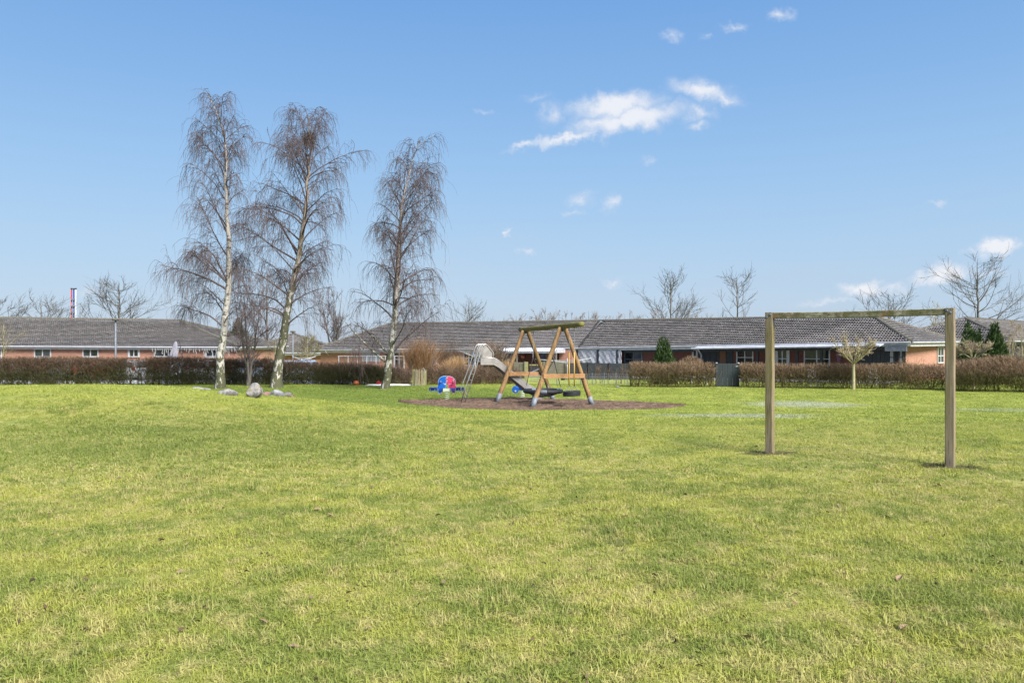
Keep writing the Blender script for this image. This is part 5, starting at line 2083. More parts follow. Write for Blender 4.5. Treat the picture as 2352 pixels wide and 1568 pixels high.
# pruned round-headed tree in the right hedge
def pruned_tree(p, d, yfork, ytop, half_w, label, seed, trunk_r=.066, n_arm=11, flat=.62):
    rng = np.random.default_rng(seed)
    b = wp(p, d)
    t = root('pruned_tree', b, label, 'tree')
    fz = zat(yfork, d)
    top = zat(ytop, d)
    T = path_curve([(b.x, d, b.z - .05), (b.x + .01, d, b.z + (fz - b.z) * .5), (b.x, d, fz)], 10)
    wood = [tubes(T[None], np.linspace(trunk_r * 1.2, trunk_r, 10)[None], 8)]
    az = np.arange(n_arm) * 2.399 + .4
    reach = half_w * np.where(np.arange(n_arm) % 3 == 0, .45, .95)
    tip = np.stack([b.x + reach * np.cos(az), d + reach * np.sin(az), fz + (top - fz) * rng.uniform(.4, .8, n_arm)], -1)
    st = np.array([[b.x, d, fz - .05]])
    arms = []
    for k in range(n_arm):
        mid = st[0] * .5 + tip[k] * .5 + np.array([0, 0, -.08])
        arms.append(path_curve([st[0], mid + rng.normal(0, .03, 3), tip[k]], 9))
    Aa = np.stack(arms)
    wood.append(tubes(Aa, taper(trunk_r * .5, .018, n_arm, 9), 6))
    n2 = 260
    i2 = rng.integers(0, n_arm, n2)
    q, tn = sample(Aa, i2, .4 + .6 * rng.random(n2))
    D = unit(tn * .8 + unit(rng.normal(size=(n2, 3))) * .9 + np.array([0, 0, .4]))
    L2 = rng.uniform(.2, .5, n2) * half_w
    B2 = grow(q, D, L2, 5, 0, .2, rng)
    wood.append(tubes(B2, taper(.013, .008, n2, 5), 4))
    V_, Q_ = join_vq(wood)
    np_mesh('trunk', V_, Q_, M['bark_pale'], t, smooth=True)
    n3 = 1700
    i3 = rng.integers(0, n2, n3)
    q, tn = sample(B2, i3, .2 + .8 * rng.random(n3))
    D = unit(tn * .5 + unit(rng.normal(size=(n3, 3))) + np.array([0, 0, .3]))
    B3 = grow(q, D, rng.uniform(.06, .22, n3) * half_w, 3, 0, .3, rng)
    c = np.array([b.x, d, fz + (top - fz) * .6])
    e = (B3[:, -1] - c) / np.array([half_w * 1.02, half_w * 1.02, (top - fz) * .48])
    B3 = B3[(e ** 2).sum(1) < 1.15]
    V_, Q_ = ribbons(B3, taper(.012, .008, len(B3), 3), rng)
    tag(np_mesh('crown', V_, Q_, M['twig_pale'], t), kind='stuff')
    return t


pruned_tree(1960, 35.6, 833, 762, .95, 'pale pruned tree with a flat round head growing out of the right hedge', 5)
pruned_tree(2236, 36.2, 822, 776, .75, 'low pruned tree with cut stubs before the right hand conifer', 6, trunk_r=.05, n_arm=7)


# ------------------------------------------------------------------ swing set
def S3(v):
    return Vector(v)


GZ_ = -0.59
LA = Vector((0.50, 28.55, 0))
RA = Vector((1.695, 26.1, 0))
ax = (RA - LA).normalized()
pe = Vector((-ax.y, ax.x, 0))
if pe.x < 0:
    pe = -pe
BZ = EYE + 0.475
bz = lambda t: EYE + 0.445 + 0.026 * t


def axpt(t, z):
    p = LA + ax * t
    return Vector((p.x, p.y, z))


LEN = (RA - LA).length
sw = root('swing_frame', axpt(LEN / 2, GZ_), 'round timber A-frame swing stand with mossy beam in the sand pit', 'swing set')


def rough_pole(a, b, r0, r1, seed, n=12, K=14, amp=.05):
    """round pole with slightly uneven girth"""
    r_ = random.Random(seed)
    a, b = Vector(a), Vector(b)
    pts, rr = [], []
    for i in range(K + 1):
        t = i / K
        p = a.lerp(b, t) + Vector((r_.uniform(-1, 1), r_.uniform(-1, 1), r_.uniform(-1, 1))) * .004
        pts.append(p)
        rr.append((r0 + (r1 - r0) * t) * (1 + r_.uniform(-amp, amp)))
    return MB().tube(pts, rr, n)


rough_pole(axpt(-.42, bz(-.42)), axpt(LEN + 1.24, bz(LEN + 1.24)), .088, .088, 3, 14, 26, .045).build('beam', M['log_moss'], sw, smooth=True)
feet = {}
for nm, c, k in (('L', LA, 0), ('R', RA, 1)):
    for sgn in (-1, 1):
        ft = c + pe * (1.17 * sgn)
        fz = hz(ft.x, ft.y) - .03
        foot = Vector((ft.x, ft.y, fz))
        topc = c + pe * (.07 * sgn) + ax * (.04 * sgn)
        top = Vector((topc.x, topc.y, bz(0 if nm == 'L' else LEN) - .06 + (0.0 if sgn < 0 else -.02)))
        lo = foot.lerp(top, .11)
        mat_ = M['log_dark'] if (nm == 'L' and sgn > 0) else M['log']
        rough_pole(foot.lerp(top, .09), top, .082, .073, 10 * k + sgn, 12, 16, .05).build('leg', mat_, sw, smooth=True)
        mb = MB()
        mb.tube([foot, foot.lerp(top, .135)], .088, 14)
        mb.build('foot_sleeve', M['galv'], sw, smooth=True)
        mb = MB()
        q = foot + Vector((-.07 * pe.x, -.07 * pe.y, 0)) * (1 if sgn < 0 else 1)
        mb.beam(q, q.lerp(Vector((top.x + q.x - foot.x, top.y + q.y - foot.y, top.z)), .07), .1, .03)
        mb.build('foot_spike', M['rubber'], sw)
        feet[nm, sgn] = (foot, top)
    # tie plank across the frame
    a = feet[nm, -1][0].lerp(feet[nm, -1][1], .40)
    b = feet[nm, 1][0].lerp(feet[nm, 1][1], .40)
    out = -ax * .11 if nm == 'L' else ax * .09
    ex = (b - a).normalized() * .05
    mb = MB()
    mb.beam(a - ex + out, b + ex + out, .045, .145)
    mb.build('tie_plank', M['plank'], sw)
    # bracket under the beam
    mb = MB()
    c_ = axpt(0 if nm == 'L' else LEN, bz(0 if nm == 'L' else LEN) - .12)
    mb.box(c_ + pe * .03, (.11, .1, .1), math.atan2(pe.y, pe.x))
    mb.build('beam_bracket', M['galv'], sw)


def chain(mb, a, b, r=.011, link=.05):
    a, b = Vector(a), Vector(b)
    n = max(2, int((b - a).length / link))
    t = (b - a).normalized()
    u = t.cross(Vector((.3, 1, .2))).normalized()
    w = t.cross(u)
    for i in range(n):
        c = a.lerp(b, (i + .5) / n)
        s_ = u if i % 2 else w
        h = (b - a).length / n * .68
        pts = [c - t * h + s_ * .0, c - t * h * .5 + s_ * .017, c + t * h * .5 + s_ * .017, c + t * h, c + t * h * .5 - s_ * .017, c - t * h * .5 - s_ * .017]
        mb.tube(pts, r * .55, 4, closed=True)


# nest swing
nc = axpt(1.34, zat(898, 27.3))
ns = root('nest_swing', nc, 'round black basket swing hanging between the two A-frames', 'swing')
mb = MB()
R = .63
mb.tube([(nc.x + R * math.cos(a), nc.y + R * math.sin(a), nc.z) for a in np.linspace(0, 2 * math.pi, 40, endpoint=False)], .075, 10, closed=True)
mb.build('ring', M['rubber'], ns, smooth=True)
mb = MB()
R2 = .078
for a0, a1 in ((-1.75, -1.42), (.3, .55), (2.0, 2.3)):
    mb.tube([(nc.x + R * math.cos(a), nc.y + R * math.sin(a), nc.z) for a in np.linspace(a0, a1, 7)], R2, 10)
mb.build('ring_patch', M['galv'], ns, smooth=True)
mb = MB()
for i in range(-6, 7):
    o = i * .092
    h = math.sqrt(max(.6 ** 2 - o * o, 0))
    for fl in (0, 1):
        pts = []
        for k in range(11):
            q = -h + 2 * h * k / 10
            rr = (o * o + q * q) / .36
            z = nc.z - .03 - .17 * (1 - rr)
            ca = .78
            x_, y_ = (o, q) if fl else (q, o)
            pts.append((nc.x + x_ * math.cos(ca) - y_ * math.sin(ca), nc.y + x_ * math.sin(ca) + y_ * math.cos(ca), z))
        mb.tube(pts, .012, 5)
mb.build('net', M['rope'], ns)
for t0, sgn in ((.62, -1), (2.06, 1)):
    topp = axpt(t0, bz(t0) - .09)
    mid = axpt(t0 + .05 * sgn, zat(822, 28) if sgn < 0 else zat(826, 26.8))
    mb = MB()
    chain(mb, topp, mid)
    mb.build('chain', M['chain'], ns)
    for s2 in (-1, 1):
        d_ = (ax * sgn * .72 + pe * s2 * .7).normalized()
        e = nc + d_ * R + Vector((0, 0, .05))
        mb = MB()
        mb.tube([mid, e + Vector((0, 0, .1))], .014, 6)
        mb.build('rope', M['rope'], ns)
        mb = MB()
        chain(mb, e + Vector((0, 0, .12)), e - Vector((0, 0, .02)), .014)
        mb.build('shackle', M['chain'], ns)

# tyre swing
tc_ = axpt(LEN + .58, zat(903.5, 25.5))
ty = root('tyre_swing', tc_, 'black tyre swing on yellow sleeved chains under the beam overhang', 'swing')
ro_, hh_ = .29, .082
mb = MB()
prof = [(.17, -hh_ * .7), (.2, -hh_), (.27, -hh_), (ro_, -hh_ * .8)]
for k in range(5):
    z0 = -hh_ * .8 + k * hh_ * 1.6 / 5
    z1 = z0 + hh_ * 1.6 / 5
    prof += [(ro_, z0 + .002), (ro_, z1 - .007), (ro_ - .014, z1 - .005), (ro_ - .014, z1 - .001)]
prof += [(ro_, hh_ * .8), (.27, hh_), (.2, hh_), (.17, hh_ * .7), (.17, -hh_ * .7)]
mb2 = MB()
n = 32
vs, fs = [], []
tl = math.radians(-3)
for (r, z) in prof:
    for k in range(n):
        a = 2 * math.pi * k / n
        x = r * math.cos(a)
        vs.append((tc_.x + x, tc_.y + r * math.sin(a), tc_.z + z + x * math.sin(-tl)))
for i in range(len(prof) - 1):
    for k in range(n):
        fs.append((i * n + k, i * n + (k + 1) % n, (i + 1) * n + (k + 1) % n, (i + 1) * n + k))
mb2.add(vs, fs)
mb2.build('tyre', M['rubber'], ty)
for sgn, xt, xb in ((-1, 1309.6, 1312.7), (1, 1326.5, 1326.2)):
    # each chain rises to its own eye bolt on the beam
    topp = axpt(LEN + .58 + .16 * sgn, bz(LEN + .58) - .085)
    kn = Vector((tc_.x + .085 * sgn, tc_.y + .0, zat(886.5, 25.5)))
    a = topp.lerp(kn, .42)
    mb = MB()
    chain(mb, topp, a)
    mb.build('chain', M['chain'], ty)
    mb = MB()
    mb.tube([a, kn], .02, 8)
    mb.build('sleeve', M['yellow'], ty, smooth=True)
    mb = MB()
    mb.tube([kn, (tc_.x + .085 * sgn - .13, tc_.y - .05, tc_.z + .07)], .008, 5)
    mb.tube([kn, (tc_.x + .085 * sgn + .13, tc_.y + .05, tc_.z + .07)], .008, 5)
    mb.build('yoke', M['chain'], ty)

# ------------------------------------------------------------------ slide
A0 = Vector((xat(1063, 27.95), 27.95, 0))
sd = Vector((.905, .427, 0)).normalized()
sp = Vector((-sd.y, sd.x, 0))
slz = hz(A0.x, A0.y)
sl = root('slide', (A0.x, A0.y, slz), 'grey steel playground slide with a tall ladder, running behind the swing', 'slide')
hw = .19


def sp_(s, w, z):
    q = A0 + sd * s + sp * w
    return Vector((q.x, q.y, z))


def zp(y, s):
    return zat(y, (A0 + sd * s).y)


s_plat0, s_plat1 = .50, .98
zP = zp(829.5, .7)
# ladder stiles, bent over at the top into the handrail of the panel
for w in (-hw, hw):
    mb = MB()
    tz = zp(790, .6)
    pts = [sp_(-.02, w, slz - .05), sp_(.5, w, zP - .02), sp_(.66, w, tz - .12), sp_(.71, w, tz - .03), sp_(.78, w, tz), sp_(.86, w, tz - .03), sp_(1.10, w, tz - .3), sp_(1.12, w, tz - .36), sp_(1.06, w, zP + .0)]
    mb.tube(pts, .019, 8)
    mb.build('stile', M['steel'], sl, smooth=True)
    # hand rail running outside the ladder
    mb = MB()
    pts = [sp_(.12, w, slz + .26), sp_(.02, w, slz + .36), sp_(.0, w, slz + .5), sp_(.34, w, zP - .15), sp_(.54, w, tz - .17), sp_(.6, w, tz - .05), sp_(.7, w, tz), sp_(.80, w, tz)]
    mb.tube(pts, .017, 8)
    mb.build('handrail', M['steel'], sl, smooth=True)
    # side panel
    poly = [(.645, zP + .0), (.745, tz - .05), (.82, tz - .055), (1.075, tz - .34), (1.02, zP)]
    mb = MB()
    mb.prism(poly, sp_(0, w, 0) - Vector((0, 0, 0)), sd, (0, 0, 1), sp, .006)
    mb.build('side_panel', M['steel_dull'], sl)
for i in range(1, 7):
    t = i / 7.2
    q = sp_(-.02, 0, slz).lerp(sp_(.5, 0, zP), t)
    mb = MB()
    mb.tube([q - sp * hw, q + sp * hw], .015, 8)
    mb.build('rung', M['steel'], sl, smooth=True)
mb = MB()
a, b = sp_(.48, 0, zP), sp_(1.2, 0, zP)
mb.beam(a, b, hw * 2.02, .02)
mb.build('platform', M['steel_dull'], sl)
# chute: bed and two side walls along one profile
ze_ = hz(*(A0 + sd * 3.1).xy) + .25
prof = [(.60, zP - .02), (1.12, zP - .03), (1.3, zP - .12), (2.55, ze_ + .17), (2.85, ze_ + .03), (3.1, ze_ - .0), (3.3, ze_ - .01), (3.36, ze_ - .07)]
mb = MB()
vs, fs = [], []
for (s, z) in prof:
    vs += [sp_(s, -hw, z), sp_(s, hw, z), sp_(s, hw, z - .015), sp_(s, -hw, z - .015)]
for i in range(len(prof) - 1):
    a, b = 4 * i, 4 * i + 4
    fs += [(a, a + 1, b + 1, b), (a + 3, b + 3, b + 2, a + 2), (a, b, b + 3, a + 3), (a + 1, a + 2, b + 2, b + 1)]
mb.add(vs, fs)
mb.build('bed', M['steel'], sl)
for w in (-hw - .012, hw + .012):
    mb = MB()
    vs, fs = [], []
    for i, (s, z) in enumerate(prof):
        h = .15 if i < len(prof) - 2 else .06
        lo = .10
        for o in (-.012, .012):
            vs += [sp_(s, w + o, z - lo), sp_(s, w + o, z + h)]
    for i in range(len(prof) - 1):
        a, b = 4 * i, 4 * i + 4
        fs += [(a, a + 1, b + 1, b), (a + 2, b + 2, b + 3, a + 3), (a + 1, a + 3, b + 3, b + 1), (a, b, b + 2, a + 2)]
    fs += [(0, 2, 3, 1), (len(vs) - 4, len(vs) - 3, len(vs) - 1, len(vs) - 2)]
    mb.add(vs, fs)
    mb.build('chute_side', M['steel_dull'], sl)
    mb = MB()
    mb.tube([sp_(s, w, z + (.155 if i < len(prof) - 2 else .065)) for i, (s, z) in enumerate(prof[:-1])], .018, 6)
    mb.build('edge_rail', M['steel'], sl, smooth=True)
mb = MB()
q = sp_(3.0, 0, 0)
mb.box((q.x, q.y, hz(q.x, q.y) + .1), (.3, .3, .24), math.atan2(sd.y, sd.x))
mb.build('end_foot', M['steel_dull'], sl)


# ------------------------------------------------------------------ spring riders
def coil(c, r, h, turns, wire, m, parent, n=18):
    pts = []
    for i in range(int(turns * n) + 1):
        a = 2 * math.pi * i / n
        pts.append((c[0] + r * math.cos(a), c[1] + r * math.sin(a), c[2] + h * i / (turns * n)))
    MB().tube(pts, wire, 6).build('spring', m, parent, smooth=True)


dS = 29.2
bs = wp(1025.7, dS)
ss_ = root('spring_seesaw', bs, 'blue and pink creature panel spring seesaw left of the slide ladder', 'spring rider')
coil((bs.x, bs.y, bs.z), .095, .36, 5, .012, M['spring'], ss_)
exx = Vector((1, .0, 0))
eyy = Vector((0, 1, 0))
zb_ = zat(894, dS)
SCL = dS / F


def loc(p, y):
    """seesaw panel coordinates in metres from the seesaw's foot"""
    return ((p - 1025.7) * SCL, zat(y, dS) - bs.z)


def fromz(x, y):
    return loc((1240 + x / 7.84) / 1.2755, (980 + y / 7.84) / 1.2755)


blue = [(318, 1235), (322, 1195), (340, 1170), (342, 1090), (352, 1035), (375, 995), (410, 965), (455, 950), (500, 947), (537, 955), (522, 985), (520, 1010), (535, 1040), (522, 1075), (530, 1100), (527, 1150), (522, 1200),
        (505, 1230), (440, 1250), (440, 1320), (425, 1340), (398, 1358), (345, 1352), (352, 1300), (338, 1250)]
pink = [(540, 960), (560, 948), (600, 952), (650, 965), (695, 990), (725, 1025), (740, 1070), (742, 1160), (758, 1195), (765, 1225), (735, 1240), (722, 1300), (735, 1350), (690, 1345), (650, 1330), (645, 1245), (590, 1240), (560, 1215),
        (575, 1185), (560, 1140), (535, 1110), (528, 1070), (545, 1045), (528, 1010)]
def inset(P_, k):
    c = (sum(p[0] for p in P_) / len(P_), sum(p[1] for p in P_) / len(P_))
    return [(c[0] + (p[0] - c[0]) * k, c[1] + (p[1] - c[1]) * k) for p in P_]


for nm, P_, m, yo in (('blue_panel', blue, 'blue_panel', .0), ('pink_panel', pink, 'pink_panel', .035)):
    poly = [fromz(*p) for p in P_]
    MB().prism(poly, Vector((bs.x, bs.y + yo, bs.z)), exx, (0, 0, 1), eyy, .028).build(nm, M['pale_edge'], ss_)
    MB().prism([fromz(*p) for p in inset(P_, .945)], Vector((bs.x, bs.y + yo, bs.z)), exx, (0, 0, 1), eyy, .036).build('panel_face', M[m], ss_)
mb = MB()
mb.prism([fromz(*p) for p in [(453, 1105), (490, 1125), (524, 1115), (524, 1148), (500, 1150), (475, 1135)]], Vector((bs.x, bs.y - .02, bs.z)), exx, (0, 0, 1), eyy, .006)
mb.build('smile', M['white_plastic'], ss_)
for i in range(4):
    mb = MB()
    x = 580 + i * 24
    mb.prism([fromz(*p) for p in [(x, 1132), (x + 20, 1134), (x + 10, 1148)]], Vector((bs.x, bs.y + .014, bs.z)), exx, (0, 0, 1), eyy, .006)
    mb.build('tooth', M['white_plastic'], ss_)
for (x, y) in ((543, 990), (543, 1062), (690, 1040)):
    mb = MB()
    mb.prism([fromz(x - 12, y - 8), fromz(x + 10, y - 12), fromz(x + 12, y + 10), fromz(x - 8, y + 12)], Vector((bs.x, bs.y + .012, bs.z)), exx, (0, 0, 1), eyy, .008)
    mb.build('spot', M['white_plastic'], ss_)
for (x, y) in ((405, 1080), (695, 1080), (420, 1335), (660, 1330)):
    lx, lz = fromz(x, y)
    mb = MB()
    c = Vector((bs.x + lx, bs.y, bs.z + lz))
    mb.tube([c - eyy * .16, c - eyy * .14, c + eyy * .14, c + eyy * .16], [.02, .028, .028, .02], 10)
    mb.build('hand_grip' if y < 1200 else 'foot_rest', M['grip'], ss_, smooth=True)
l0, l1 = fromz(135, 1255), fromz(940, 1255)
for yo in (-.05, .05):
    mb = MB()
    poly = [(l0[0], l0[1] - .03), (l0[0] + .03, l0[1] - .055), (l1[0] - .03, l1[1] - .055), (l1[0], l1[1] - .03), (l1[0], l1[1] + .045), (l0[0], l0[1] + .045)]
    mb.prism(poly, Vector((bs.x, bs.y + yo, bs.z)), exx, (0, 0, 1), eyy, .03)
    mb.build('bar', M['navy_panel'], ss_)
for x in (165, 270, 345, 460, 632, 745, 815, 915):
    lx, lz = fromz(x, 1258)
    mb = MB()
    c = Vector((bs.x + lx, bs.y - .066, bs.z + lz))
    mb.tube([c, c - eyy * .012], .016, 8)
    mb.build('bolt', M['white_plastic'], ss_)
for sgn in (-1, 1):
    mb = MB()
    mb.box((bs.x + sgn * .5, bs.y, bs.z + l0[1] + .06), (.26, .24, .03))
    mb.build('seat', M['navy_panel'], ss_)
mb = MB()
mb.box((bs.x, bs.y - .085, bs.z + .385), (.24, .035, .12))
mb.box((bs.x, bs.y + .085, bs.z + .385), (.24, .035, .12))
mb.build('clamp', M['spring'], ss_)

dR = 30.2
br_ = wp(1199, dR)
sr = root('spring_rider', br_, 'blue spring rider with round discs half hidden behind the slide', 'spring rider')
coil((br_.x, br_.y, br_.z), .09, .3, 4.5, .016, M['spring'], sr)


def lr(p, y):
    return Vector(((p - 1199) * dR / F + br_.x, br_.y, zat(y, dR)))


for (p, y, r, nm) in ((1184, 894.5, .135, 'front_disc'), (1211.5, 890, .125, 'rear_disc')):
    c = lr(p, y)
    mb = MB()
    mb.tube([c - eyy * .03, c - eyy * .025, c + eyy * .025, c + eyy * .03], [r * .9, r, r, r * .9], 20)
    mb.build(nm, M['blue_panel'], sr)
    mb = MB()
    mb.tube([c - eyy * .045 - Vector((0, 0, .05)), c - eyy * .03 - Vector((0, 0, .05))], .035, 10)
    mb.build('white_spot', M['white_plastic'], sr)
mb = MB()
mb.prism([(-.3, .3), (.25, .3), (.32, .42), (.15, .5), (-.05, .42), (-.18, .62), (-.26, .62), (-.24, .42)], Vector((br_.x, br_.y, br_.z)), exx, (0, 0, 1), eyy, .03)
mb.build('body_panel', M['navy_panel'], sr)
c = lr(1189, 874)
mb = MB()
mb.tube([c - eyy * .03, c + eyy * .03], .07, 14)
mb.build('head_disc', M['blue_panel'], sr)
mb = MB()
mb.tube([c - eyy * .15, c + eyy * .15], .02, 8)
mb.build('handle_bar', M['white_plastic'], sr)
mb = MB()
mb.box((br_.x + .1, br_.y, br_.z + .45), (.3, .2, .03))
mb.build('seat', M['navy_panel'], sr)

# ------------------------------------------------------------------ goal frame
gl, gr = Vector((3.65, 11.09, 0)), Vector((5.44, 9.73, 0))
gd = (gr - gl).normalized()
ga = math.atan2(gd.y, gd.x)
gf = root('goal_frame', ((gl.x + gr.x) / 2, (gl.y + gr.y) / 2, 0), 'weathered wooden football goal frame with a mossy crossbar', 'goal')
PW = .104
ztop = {0: zat(717.5, 11.09), 1: zat(707.5, 9.73)}


def post(c, zt, seed):
    """squared post with worn arrises"""
    r_ = random.Random(seed)
    mb = MB()
    z0 = hz(c.x, c.y) - .12
    K = 10
    vs, fs = [], []
    b = .008
    h = PW / 2
    prof = [(-h + b, -h), (h - b, -h), (h, -h + b), (h, h - b), (h - b, h), (-h + b, h), (-h, h - b), (-h, -h + b)]
    ca, sa = math.cos(ga), math.sin(ga)
    for i in range(K + 1):
        z = z0 + (zt - z0) * i / K
        jx, jy = r_.uniform(-.002, .002), r_.uniform(-.002, .002)
        for (x, y) in prof:
            vs.append((c.x + (x + jx) * ca - (y + jy) * sa, c.y + (x + jx) * sa + (y + jy) * ca, z))
    n = 8
    for i in range(K):
        for k in range(n):
            fs.append((i * n + k, i * n + (k + 1) % n, (i + 1) * n + (k + 1) % n, (i + 1) * n + k))
    fs.append(tuple(K * n + k for k in range(n)))
    mb.add(vs, fs)
    return mb


post(gl, ztop[0], 1).build('post', M['post_wood'], gf)
post(gr, ztop[1], 2).build('post', M['post_wood'], gf)
fn = Vector((gd.y, -gd.x, 0))
a = gl + gd * (PW / 2 + .002) + Vector((0, 0, ztop[0] - .045))
b = gr - gd * (PW / 2 + .002) + Vector((0, 0, ztop[1] - .045))
mb = MB()
KB = 12
vs, fs = [], []
for i in range(KB + 1):
    q = a.lerp(b, i / KB)
    sag = -.008 * math.sin(math.pi * i / KB)
    for (o, z) in ((-.036, -.041), (.03, -.041), (.036, -.034), (.036, .034), (.03, .041), (-.036, .041)):
        p_ = q + fn * (o + .01)
        vs.append((p_.x, p_.y, p_.z + z + sag))
for i in range(KB):
    for k in range(6):
        fs.append((i * 6 + k, i * 6 + (k + 1) % 6, (i + 1) * 6 + (k + 1) % 6, (i + 1) * 6 + k))
fs += [tuple(range(5, -1, -1)), tuple(KB * 6 + k for k in range(6))]
mb.add(vs, fs)
mb.build('crossbar', M['bar_wood'], gf)
for (c, zt, pos) in ((gl, ztop[0], ((-.022, -.065), (.022, -.03))), (gr, ztop[1], ((-.026, -.03), (.012, -.055)))):
    for (o, z) in pos:
        q = c + gd * o + fn * (PW / 2 + .001) + Vector((0, 0, zt + z))
        mb = MB()
        mb.tube([q, q + fn * .004], .019, 14)
        mb.tube([q + fn * .004, q + fn * .012, q + fn * .017], [.011, .01, .004], 10)
        mb.build('bolt', M['galv'], gf)
q = gl + gd * (PW / 2 + .004) + Vector((0, 0, ztop[0] - .13))
mb = MB()
mb.box(q, (.006, .05, .08), ga)
mb.build('bracket', M['galv'], gf)


# ------------------------------------------------------------------ stones
def stone(p, y, w, h, d, m, label, seed, shape='round', rot=0.0, deep=.6, lean=0.0):
    """boulder standing with its foot at picture row y (bearing p), w wide, h high above ground (metres)"""
    rng = np.random.default_rng(seed)
    x = xat(p, d)
    z = hz(x, d)
    import bmesh
    bm = bmesh.new()
    bmesh.ops.create_icosphere(bm, subdivisions=3, radius=1.0)
    ph = rng.uniform(0, 6, 6)
    planes = [unit(rng.normal(size=3)) for _ in range(9)]
    cut = rng.uniform(.52, .86, 9)
    for v in bm.verts:
        q = np.array(v.co)
        for n_, c_ in zip(planes, cut):
            dd = q @ n_
            if dd > c_:
                q = q - n_ * (dd - c_) * .85
        q = q * (1 + .05 * math.sin(q[0] * 5 + ph[0]) + .05 * math.sin(q[1] * 6 + ph[1]) + .05 * math.sin(q[2] * 5 + ph[2]) + rng.normal(0, .012))
        if shape == 'tall':
            k = 1 - .42 * max(q[2], -0.2)
            q[0] *= k
            q[1] *= k
        if shape == 'slab':
            q[2] = math.copysign(abs(q[2]) ** .6, q[2])
        X, Y, Z_ = q[0] * w / 2, q[1] * w * deep / 2, q[2] * h * .62 + h * .4
        X += lean * Z_
        c_, s_ = math.cos(rot), math.sin(rot)
        v.co = (X * c_ + Z_ * 0, Y, Z_ + X * s_)
    me = bpy.data.meshes.new('boulder')
    bm.to_mesh(me)
    bm.free()
    o = link_mesh('boulder', me, M[m], None, False, Vector((x, d, z - .02)))
    ORG[o.name] = Vector((x, d, z))
    return tag(o, label, 'stone', 'boulders in a row on the mound')




def crest_d(p, y):
    """distance along bearing p at which the ground shows at picture row y"""
    ds = np.linspace(17.0, 24, 300)
    xs_ = (p - 1176) / F * ds
    yy = 784 + (EYE - H(xs_, ds)) * F / ds
    return float(ds[np.argmin(np.abs(yy - y))])


k25 = 19.5 / F
stone(458, 903, 50 * k25, 0.170, crest_d(458, 903 - 1), 'stone_grey', 'pale flat slab stone, leftmost and apart from the others', 1, 'slab', rot=-.06, deep=.5)
stone(524, 908, 42 * k25, 0.160, crest_d(524, 908 - 1), 'stone_lichen', 'low rounded pale boulder with a brown side, second from the left', 2)
stone(545, 912, 32 * k25, 0.100, crest_d(545, 912 - 1), 'stone_grey', 'thin flat pale stone lying low right of the rounded boulder', 3, 'slab', rot=-.12)
stone(567, 914, 14 * k25, 0.090, crest_d(567, 914 - 1), 'stone_grey', 'tiny flat stone at the left foot of the tall boulder', 4, 'slab')
stone(585, 914, 38 * k25, 0.350, crest_d(585, 914 - 1), 'stone_lichen', 'tallest pointed boulder with orange lichen on its right side', 5, 'tall', deep=.8)
stone(589, 916, 27 * k25, 0.100, crest_d(589, 916 - 1), 'stone_moss', 'small low stone in front of the tall boulder', 6)
stone(615, 916, 33 * k25, 0.190, crest_d(615, 916 - 1), 'stone_pink', 'flat pinkish stone right of the tall boulder', 7, 'slab', rot=.05, deep=.7)
stone(637, 908, 36 * k25, 0.200, crest_d(637, 908 - 1), 'stone_grey', 'flat grey stone lying behind the pink one', 8, 'slab', rot=-.08)
stone(634, 918, 28 * k25, 0.200, crest_d(634, 918 - 1), 'stone_moss', 'yellowish mossy low boulder right of the pink stone', 9)
stone(658, 918, 36 * k25, 0.200, crest_d(658, 918 - 1), 'stone_moss', 'grey humped boulder near the right end of the row', 10, 'round', rot=.15, deep=.8)
stone(671, 918, 19 * k25, 0.120, crest_d(671, 918 - 1), 'stone_brown', 'small reddish brown stone at the right end of the row', 11)
stone(1419, 886, 12 * 36 / F, .12, 37.2, 'stone_grey', 'small grey stone by the wire fence and hedge end', 12)


# ------------------------------------------------------------------ fences and gates
def board_fence(name, pa, da, pb, db, z0off, z1y, nb, m, label, posts=4, gapz=.012):
    a, b = Vector((xat(pa, da), da, 0)), Vector((xat(pb, db), db, 0))
    mid = (a + b) / 2
    zg = hz(mid.x, mid.y)
    t = root(name, (mid.x, mid.y, zg), label, 'fence')
    W = Wall((a.x, a.y), (b.x, b.y))
    zt = zat(z1y, mid.y)
    h = (zt - zg - z0off) / nb
    for i in range(nb):
        mb = MB()
        W.box(mb, 0, W.L, zg + z0off + i * h + gapz / 2, zg + z0off + (i + 1) * h - gapz / 2, 0, .022 + .006 * (i % 2))
        mb.build('board', M[m], t)
    for k in range(posts):
        s = W.L * k / (posts - 1)
        mb = MB()
        W.box(mb, s - .05, s + .05, zg - .1, zt + .04, .03, .11)
        mb.build('post', M[m], t)
    return t


board_fence('board_fence', 1136, 50.5, 1206, 50, .05, 831.5, 8, 'grey_board', 'grey horizontal board fence seen between the swing legs')
board_fence('board_fence', 1250, 50, 1300, 49.6, .05, 831.5, 8, 'grey_board', 'short grey brown board fence right of the wire gate', posts=2)
board_fence('dark_fence', 1306, 49.4, 1448, 48.8, .03, 834, 8, 'black_paint', 'black stained board fence below the white tarpaulins')

